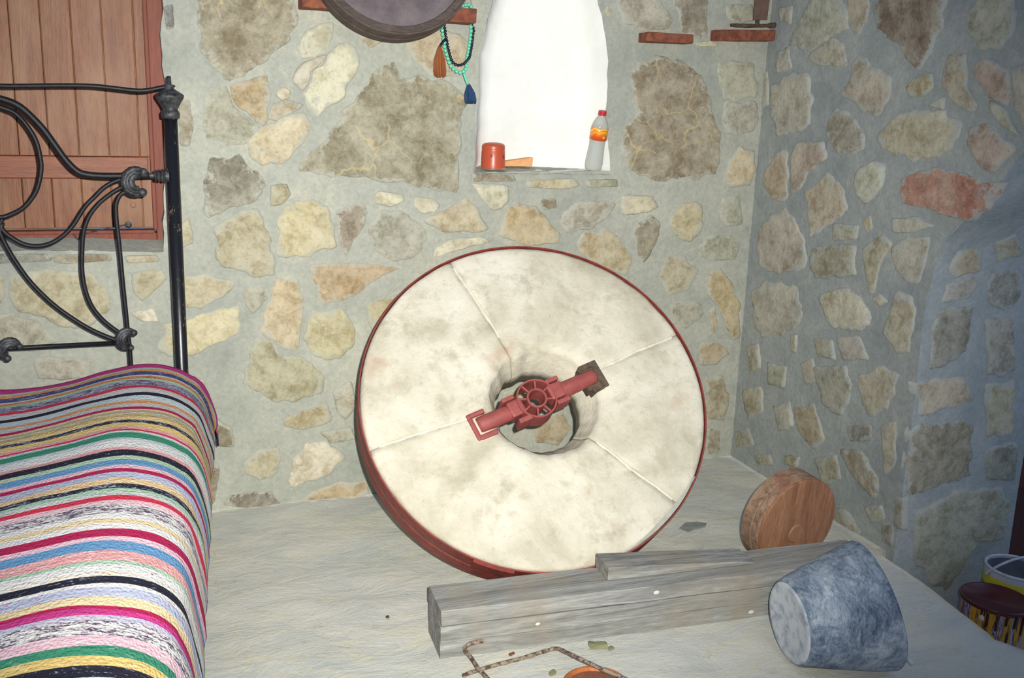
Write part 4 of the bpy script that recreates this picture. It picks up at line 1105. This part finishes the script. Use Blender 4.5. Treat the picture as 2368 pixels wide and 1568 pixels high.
def rug_mat():
    m, t, b = nt('woven_rag_cotton'); a = N(t, 'ShaderNodeAttribute', attribute_name='thread_a'); c = N(t, 'ShaderNodeAttribute', attribute_name='thread_b')
    n = tex(t, 1, 3, .7, sc3=(150, 330, 150)); n2 = tex(t, 1, 3, .6, sc3=(38, 150, 38))
    k = math_(t, 'ADD', math_(t, 'MULTIPLY', n, .5), math_(t, 'MULTIPLY', n2, .5))
    th = math_(t, 'SUBTRACT', k, math_(t, 'SUBTRACT', .60, math_(t, 'MULTIPLY', c.outputs['Alpha'], .24)))
    f = math_(t, 'MULTIPLY', th, 14, True)
    col = mixc(t, f, a.outputs[0], c.outputs[0])
    var = tex(t, 1, 4, .6, sc3=(8, 90, 8)); col = mixc(t, ramp(t, var, [(.35, (.22, .22, .22)), (.6, (0, 0, 0))]), col, mixc(t, 1, col, (.6, .58, .6), 'MULTIPLY'))
    t.links.new(col, b.inputs['Base Color']); b.inputs['Roughness'].default_value = .95; b.inputs['Specular IOR Level'].default_value = .1
    w_ = tex(t, 1, 1, .4, sc3=(210, 120, 210)); bump(t, b, math_(t, 'ADD', w_, math_(t, 'MULTIPLY', n2, .6)), .8, .004); return m
rug = mk('rag_rug', V, F, rug_mat(), smooth=True)
tag(rug, 'multicoloured striped woven rag rug spread over the iron bed', 'rug')
me = rug.data
A1 = []; A2 = []
for f in fr:
    l = L_[f]; a = lin(tuple(v*.93+8 for v in l[1])); b = lin(tuple(v*.93+8 for v in l[2]))
    A1 += [*a, 1]*4; A2 += [*b, l[3]]*4
ca = me.color_attributes.new('thread_a', 'FLOAT_COLOR', 'CORNER'); ca.data.foreach_set('color', A1)
cb = me.color_attributes.new('thread_b', 'FLOAT_COLOR', 'CORNER'); cb.data.foreach_set('color', A2)
sol = rug.modifiers.new('thickness', 'SOLIDIFY'); sol.thickness = .005; sol.offset = -1

# ------------------------------------------------------------------ beads, sieve and tool on the brick shelves
def inst(name, me_, loc, root, parent=None):
    o = bpy.data.objects.new(name, me_); COL.objects.link(o); o.parent = parent or root; o.location = Vector(loc)-root.location; return o
def beads(cr, nb, br, mat, tailcr, tasscr, tw, tmat, tlmat, label, y0, y1):
    P = []
    for i, (x, yq) in enumerate(cr):
        f = i/(len(cr)-1); Y = y0 if f < .62 else y0+(y1-y0)*min(1, (f-.62)/.3); P.append(onY(960+x/6.03, yq/6.03, Y))
    # over the brick, closing the loop
    P = P+[Vector((1.108, y1-.005, P[-1].z+.03)), Vector((1.105, y1-.012, 1.752+.006)), Vector((1.06, (y0+y1)/2, 1.7525)), Vector((P[0].x+.012, y0+.012, 1.7535))]
    rt = thing('prayer_beads', P[0], label, 'beads', 'bead strings on the brick shelf')
    SP = smooth_path(P, 12, True); L = [0]
    for i in range(len(SP)): L.append(L[-1]+(SP[(i+1) % len(SP)]-SP[i]).length)
    nb = int(L[-1]/(br*2.0)); Vs, Fs = sphere((0, 0, 0), br, 12, 8)
    m_ = bpy.data.meshes.new('bead'); m_.from_pydata([tuple(v) for v in Vs], [], Fs); m_.materials.append(mat); m_.polygons.foreach_set('use_smooth', [True]*len(Fs))
    for k in range(nb):
        s = L[-1]*k/nb; i = 0
        while L[i+1] < s: i += 1
        inst('bead', m_, SP[i].lerp(SP[(i+1) % len(SP)], (s-L[i])/max(1e-9, L[i+1]-L[i])), rt)
    V, F = tube(SP, .0012, 6, True); mk('string', V, F, tlmat, root=rt)
    T_ = [onY(960+x/6.03, yq/6.03, y0) for x, yq in tailcr]; V, F = tube(smooth_path(T_, 3), .0045, 10); mk('tail_bead', V, F, tlmat, root=rt, smooth=True)
    # tassel: bundle of threads
    a, b = [onY(960+x/6.03, yq/6.03, y0) for x, yq in tasscr]
    parts = []; rd = random.Random(len(label))
    for k in range(46):
        an = rd.uniform(0, 2*pi); rr = sqrt(rd.random()); w1_ = tw/6.03/650/2
        dx = cos(an)*rr*w1_; dy = sin(an)*rr*w1_*.6; ln = 1+rd.uniform(-.06, .03)
        P_ = [a+Vector((dx*.12, dy*.12, 0)), a.lerp(b, .12)+Vector((dx*.35, dy*.35, 0)), a.lerp(b, .45)+Vector((dx*.85, dy*.85, 0)), a.lerp(b, .8)+Vector((dx, dy, 0)), a.lerp(b, ln)+Vector((dx*.95, dy*.95, 0))]
        parts.append(tube(P_, [.0016, .002, .0021, .002, .0014], 5))
    V, F = join(*parts); mk('tassel', V, F, tmat, root=rt, smooth=True, kind='stuff')
    return rt
M_TEAL = simple('mint_green_bead', lin((104, 204, 168)), .3, var=.05); M_NAVY = simple('dark_blue_bead', lin((22, 26, 44)), .25, var=.05)
M_TAS1 = simple('navy_thread', lin((30, 62, 104)), .8, var=.1); M_TAS2 = simple('brown_thread', lin((146, 84, 42)), .8, var=.15)
BY = WY-.094
beads([(420, 150), (388, 190), (380, 240), (375, 310), (375, 380), (385, 460), (395, 525), (412, 600), (412, 660), (430, 725), (450, 795), (470, 850), (495, 915), (540, 965), (590, 1000), (650, 1010), (700, 975), (718, 915), (722, 850), (728, 790), (745, 715), (750, 650), (760, 595), (770, 530), (775, 465), (780, 400)], 0, .0066, M_TEAL,
      [(680, 1025), (700, 1080), (735, 1180)], [(748, 1175), (772, 1440)], 165, M_TAS1, M_TEAL, 'mint green bead string with navy blue tassel hanging from the brick beside the niche', BY, WY-.035)
beads([(430, 170), (408, 200), (412, 250), (410, 320), (412, 385), (422, 440), (424, 490), (442, 550), (450, 610), (460, 660), (475, 725), (492, 790), (512, 840), (540, 880), (580, 903), (625, 908), (670, 893), (710, 860), (745, 820), (765, 780), (775, 720), (787, 660), (793, 610), (800, 560), (806, 510), (812, 455), (816, 400)], 0, .0052, M_NAVY,
      [(420, 545), (385, 590), (350, 645)], [(345, 640), (355, 1070)], 170, M_TAS2, M_NAVY, 'dark blue bead string with brown tassel hanging from the brick beside the niche', BY-.012, WY-.025)
# sieve
SR = .272; sc = onY(906, -106, WY-.10); tl = radians(-14)
sv = thing('sieve', (sc.x, WY-.09, sc.z-SR), 'large round dark wooden sieve hanging at the top of the wall', 'sieve')
T = Matrix.Translation(sc) @ Matrix.Rotation(tl+pi/2, 4, 'X')
V, F = lathe([(SR-.006, -.045), (SR, -.045), (SR, -.012), (SR+.002, -.010), (SR+.002, -.006), (SR, -.004), (SR, .045), (SR-.006, .045), (SR-.006, -.045)], 96, T, caps=False)
M_SV = wood_mat('dark_hoop_wood', (66, 56, 52), (98, 84, 76), (4, 4, 20), 3, .7); mk('hoop', V, F, M_SV, root=sv)
def holes_mat():
    m, t, b = nt('perforated_hide'); tc = t.nodes.new('ShaderNodeTexCoord'); v = t.nodes.new('ShaderNodeTexVoronoi'); v.inputs['Scale'].default_value = 95; v.inputs['Randomness'].default_value = .25
    mp = t.nodes.new('ShaderNodeMapping'); mp.inputs['Scale'].default_value = (1, .02, 1); t.links.new(tc.outputs['Object'], mp.inputs[0]); t.links.new(mp.outputs[0], v.inputs[0])
    n = tex(t, 12, 4); c = ramp(t, n, [(.35, (88, 78, 82)), (.65, (112, 102, 104))])
    t.links.new(mixc(t, ramp(t, v.outputs['Distance'], [(.18, (1, 1, 1)), (.26, (0, 0, 0))]), c, lin((62, 52, 56))), b.inputs['Base Color']); b.inputs['Roughness'].default_value = .8; return m
V, F = lathe([(1e-6, -.002), (SR-.012, -.002), (SR-.012, .002), (1e-6, .002)], 72, T @ Matrix.Translation((0, 0, .034)), caps=False); mk('perforated_sheet', V, F, holes_mat(), root=sv)
V, F = lathe([(SR-.030, .036), (SR-.007, .036), (SR-.007, .044), (SR-.027, .042), (SR-.030, .036)], 96, T, caps=False); mk('inner_hoop', V, F, M_SV, root=sv)
# rusty tool on the far right brick
ty = WY-.035; tz = 1.744
q0 = onY(1690, 58, ty); q1 = onY(1808, 55, ty)
tt = thing('iron_tool', ((q0.x+q1.x)/2, ty, tz), 'rusty iron tool with an upright blade resting on the far right brick', 'tool')
V, F = tube(smooth_path([Vector((q0.x, ty, 1.754)), Vector((q0.x+.06, ty, 1.7545)), Vector((q1.x-.05, ty, 1.762)), Vector((q1.x, ty, 1.770))], 5), [.006+.005*abs(nz(i*.9, 2)) + (.004 if i > 9 else 0) for i in range(16)], 10); mk('shaft', V, F, M_RUST, root=tt, smooth=False)
a = onY(1742, 47, ty); b = onY(1772, 47, ty); c = onY(1788, -60, ty); d = onY(1752, -60, ty)
V, F = hull_box([Vector((p.x, ty+q, p.z)) for q, p in ((-.006, a), (-.006, b), (.006, b), (.006, a), (-.006, d), (-.006, c), (.006, c), (.006, d))], bevel=.003, cuts=2, rough=.002)
M_BLADE = simple('rust_brown_blade', lin((112, 88, 76)), .85, vs=30, bs=.5); mk('blade', V, F, M_BLADE, root=tt)
V, F = tube([Vector((a.x+.018, ty, a.z+.004)), Vector((a.x+.02, ty, 1.758))], .008, 10); mk('neck', V, F, M_RUST, root=tt)

# ------------------------------------------------------------------ things standing in the niche
def tin():
    yc = WY+.030; c = onY(1140, 388, yc); zb = sill_z(c.x, yc)+.008
    t = thing('tin_can', (c.x, yc, zb), 'orange-red metal canister with domed top standing in the niche', 'canister')
    M_ = simple('orange_red_enamel', lin((186, 82, 54)), .35, var=.04, vs=15, bs=.05); M_S = simple('bright_tin', lin((196, 186, 160)), .3, .8, var=.1)
    M_K = simple('black_print', lin((26, 18, 20)), .5, var=.05)
    T = Matrix.Translation((c.x, yc, zb)); hh = .088
    V, F = lathe([(.0455, .003), (.0445, .006), (.0432, .03), (.0425, hh-.022), (.0412, hh-.019), (.0420, hh-.016), (.0418, hh-.004), (.0395, hh+.001)], 48, T); mk('body', V, F, M_, root=t, smooth=True)
    V, F = lathe([(.0400, hh), (.034, hh+.005), (.018, hh+.008), (1e-6, hh+.009)], 40, T, caps=False); mk('lid', V, F, M_, root=t, smooth=True)
    V, F = lathe([(.0440, 0), (.0462, .0005), (.0466, .003), (.0450, .005)], 48, T); mk('bottom_rim', V, F, M_S, root=t, label='bare tin seam at the foot')
    view = atan2(EYE.y-yc, EYE.x-c.x)
    def wrap(pts, faces, name, size, ang, z):
        V = []
        for (x, y) in pts:
            a = view+ang+x*size/.0436; V.append(T @ Vector((.0441*cos(a), .0441*sin(a), z+y*size)))
        mk(name, V, faces, M_K, root=t)
    n = 20; P = [(0, .9)]+[(.42*sin(2*pi*k/n)*(1 if cos(2*pi*k/n) < .2 else .8), -.1-.55*-cos(2*pi*k/n)*1) for k in range(1, n)]
    drop = [(0, .95), (-.18, .55), (-.38, .15), (-.45, -.15), (-.38, -.45), (-.15, -.62), (.15, -.62), (.38, -.45), (.45, -.15), (.38, .15), (.18, .55)]
    hol = [(.05, -.05), (-.15, -.12), (-.17, -.32), (0, -.42), (.17, -.32), (.2, -.12)]
    # drop-shaped ring mark
    V2, _, F2, *_ = geometry.delaunay_2d_cdt([Vector(p) for p in drop+hol], [(i, (i+1) % 11) for i in range(11)]+[(11+i, 11+(i+1) % 6) for i in range(6)], [], 0, 1e-6)
    def insd(p, poly):
        r = False; j = len(poly)-1
        for i in range(len(poly)):
            a, b = poly[i], poly[j]
            if (a[1] > p[1]) != (b[1] > p[1]) and p[0] < (b[0]-a[0])*(p[1]-a[1])/(b[1]-a[1])+a[0]: r = not r
            j = i
        return r
    F2 = [tuple(f) for f in F2 if insd(sum((V2[i] for i in f), Vector((0, 0)))/3, drop) and not insd(sum((V2[i] for i in f), Vector((0, 0)))/3, hol)]
    wrap([tuple(v) for v in V2], F2, 'drop_mark', .0085, -.16, .050)
    # lettering running round the side; from the camera only its first letter shows
    cu = bpy.data.curves.new('lettering', 'FONT'); cu.body = 'B'; cu.size = 1; cu.resolution_u = 3
    to = bpy.data.objects.new('lettering', cu); COL.objects.link(to); bpy.context.view_layer.update()
    mm = bpy.data.meshes.new_from_object(to.evaluated_get(bpy.context.evaluated_depsgraph_get())); bpy.data.objects.remove(to)
    wrap([(v.co.x, v.co.y) for v in mm.vertices], [tuple(p.vertices) for p in mm.polygons], 'lettering', .021, .92, .040)
    V, F = [], []
    wrap([(0, 0), (.8, 0), (.8, .03), (0, .03)], [(0, 1, 2, 3)], 'printed_line', .02, .3, .020)
tin()
# small orange block behind the canister
yb = WY+.07; q = [onY(*p, yb) for p in ((1160, 390), (1231, 393), (1233, 370), (1160, 379))]
z0 = sill_z(0, yb)+.010
V, F = hull_box([Vector(p) for p in ((q[0].x, yb, z0), (q[1].x, yb, z0), (q[1].x, yb+.04, z0), (q[0].x, yb+.04, z0), (q[3].x, yb, z0+.016), (q[2].x, yb, z0+.034), (q[2].x, yb+.04, z0+.034), (q[3].x, yb+.04, z0+.016))], bevel=.0025)
o = mk('wedge_block', V, F, simple('pale_orange_clay', lin((226, 166, 116)), .9, var=.08, vs=30)); tag(o, 'small pale orange wedge-shaped block lying behind the canister in the niche', 'block')
# bottle
def bottle():
    yc = WY+.028; b0 = onY(1371, 393, yc); t0 = onY(1394, 256, yc-.05)
    zb = sill_z(b0.x, yc)+.010; b0 = Vector((b0.x, yc, zb)); ax_ = (t0-b0); h = ax_.length; ax_.normalize()
    u = Vector((0, 1, 0)).cross(ax_).normalized(); v = ax_.cross(u)
    T = Matrix(((u.x, v.x, ax_.x, b0.x), (u.y, v.y, ax_.y, b0.y), (u.z, v.z, ax_.z, b0.z), (0, 0, 0, 1)))
    s = h/.225; T = T @ Matrix.Diagonal((1.08, 1.08, 1, 1))
    t = thing('plastic_bottle', b0, 'clear plastic soft-drink bottle with red cap and orange label leaning in the niche corner', 'bottle')
    m, tr, bs = nt('clear_plastic'); bs.inputs['Transmission Weight'].default_value = .55; bs.inputs['Roughness'].default_value = .08; bs.inputs['IOR'].default_value = 1.25; bs.inputs['Base Color'].default_value = (.68, .70, .66, 1)
    prof = [(1e-6, .006), (.010, .006), (.018, .002), (.024, .001), (.0285, .006), (.0305, .016), (.0312, .03), (.0302, .05), (.0285, .075), (.0272, .095), (.0275, .11), (.0292, .125), (.0296, .15), (.0290, .165), (.0255, .180), (.0195, .193), (.0145, .202), (.0125, .207), (.0125, .218)]
    V, F = lathe([(r, z*s) for r, z in prof], 36, T, caps=True, wob=.02); mk('body', V, F, m, root=t, smooth=True)
    lm, tl_, lb = nt('orange_drink_label'); tc = tl_.nodes.new('ShaderNodeTexCoord'); sx = tl_.nodes.new('ShaderNodeSeparateXYZ'); tl_.links.new(tc.outputs['Object'], sx.inputs[0])
    n = tex(tl_, 26, 2, .4); zz = math_(tl_, 'ADD', math_(tl_, 'MULTIPLY', math_(tl_, 'SUBTRACT', sx.outputs[2], .118*s), 22), math_(tl_, 'MULTIPLY', math_(tl_, 'SUBTRACT', n, .5), 1.1))
    tl_.links.new(ramp(tl_, zz, [(.05, (216, 84, 36)), (.28, (232, 122, 34)), (.42, (240, 176, 40)), (.52, (226, 96, 40)), (.64, (246, 210, 70)), (.78, (220, 90, 84)), (.92, (232, 150, 120))]), lb.inputs['Base Color']); lb.inputs['Roughness'].default_value = .35
    V, F = lathe([(.0280, .118*s), (.0298, .1185*s), (.0302, .150*s), (.0298, .164*s), (.0285, .1645*s)], 36, T, caps=False); mk('label', V, F, lm, root=t, smooth=True, label='orange and yellow paper label')
    V, F = sphere(T @ Vector((.006, -.0295, .132*s)), .0055, 10, 6, (1, .3, 1)); mk('fruit_print', V, F, simple('orange_print', lin((244, 164, 40)), .5, var=.05), root=t, smooth=True)
    V, F = sphere(T @ Vector((.010, -.0297, .139*s)), .003, 8, 5, (1.6, .3, .8)); mk('leaf_print', V, F, simple('green_print', lin((84, 140, 60)), .5, var=.05), root=t, smooth=True)
    V, F = lathe([(.0135, .208*s), (.0142, .209*s), (.0142, .222*s), (.0130, .225*s), (1e-6, .2252*s)], 24, T, caps=True); mk('cap', V, F, simple('red_cap', lin((186, 40, 52)), .4, var=.05), root=t, label='red screw cap')
bottle()
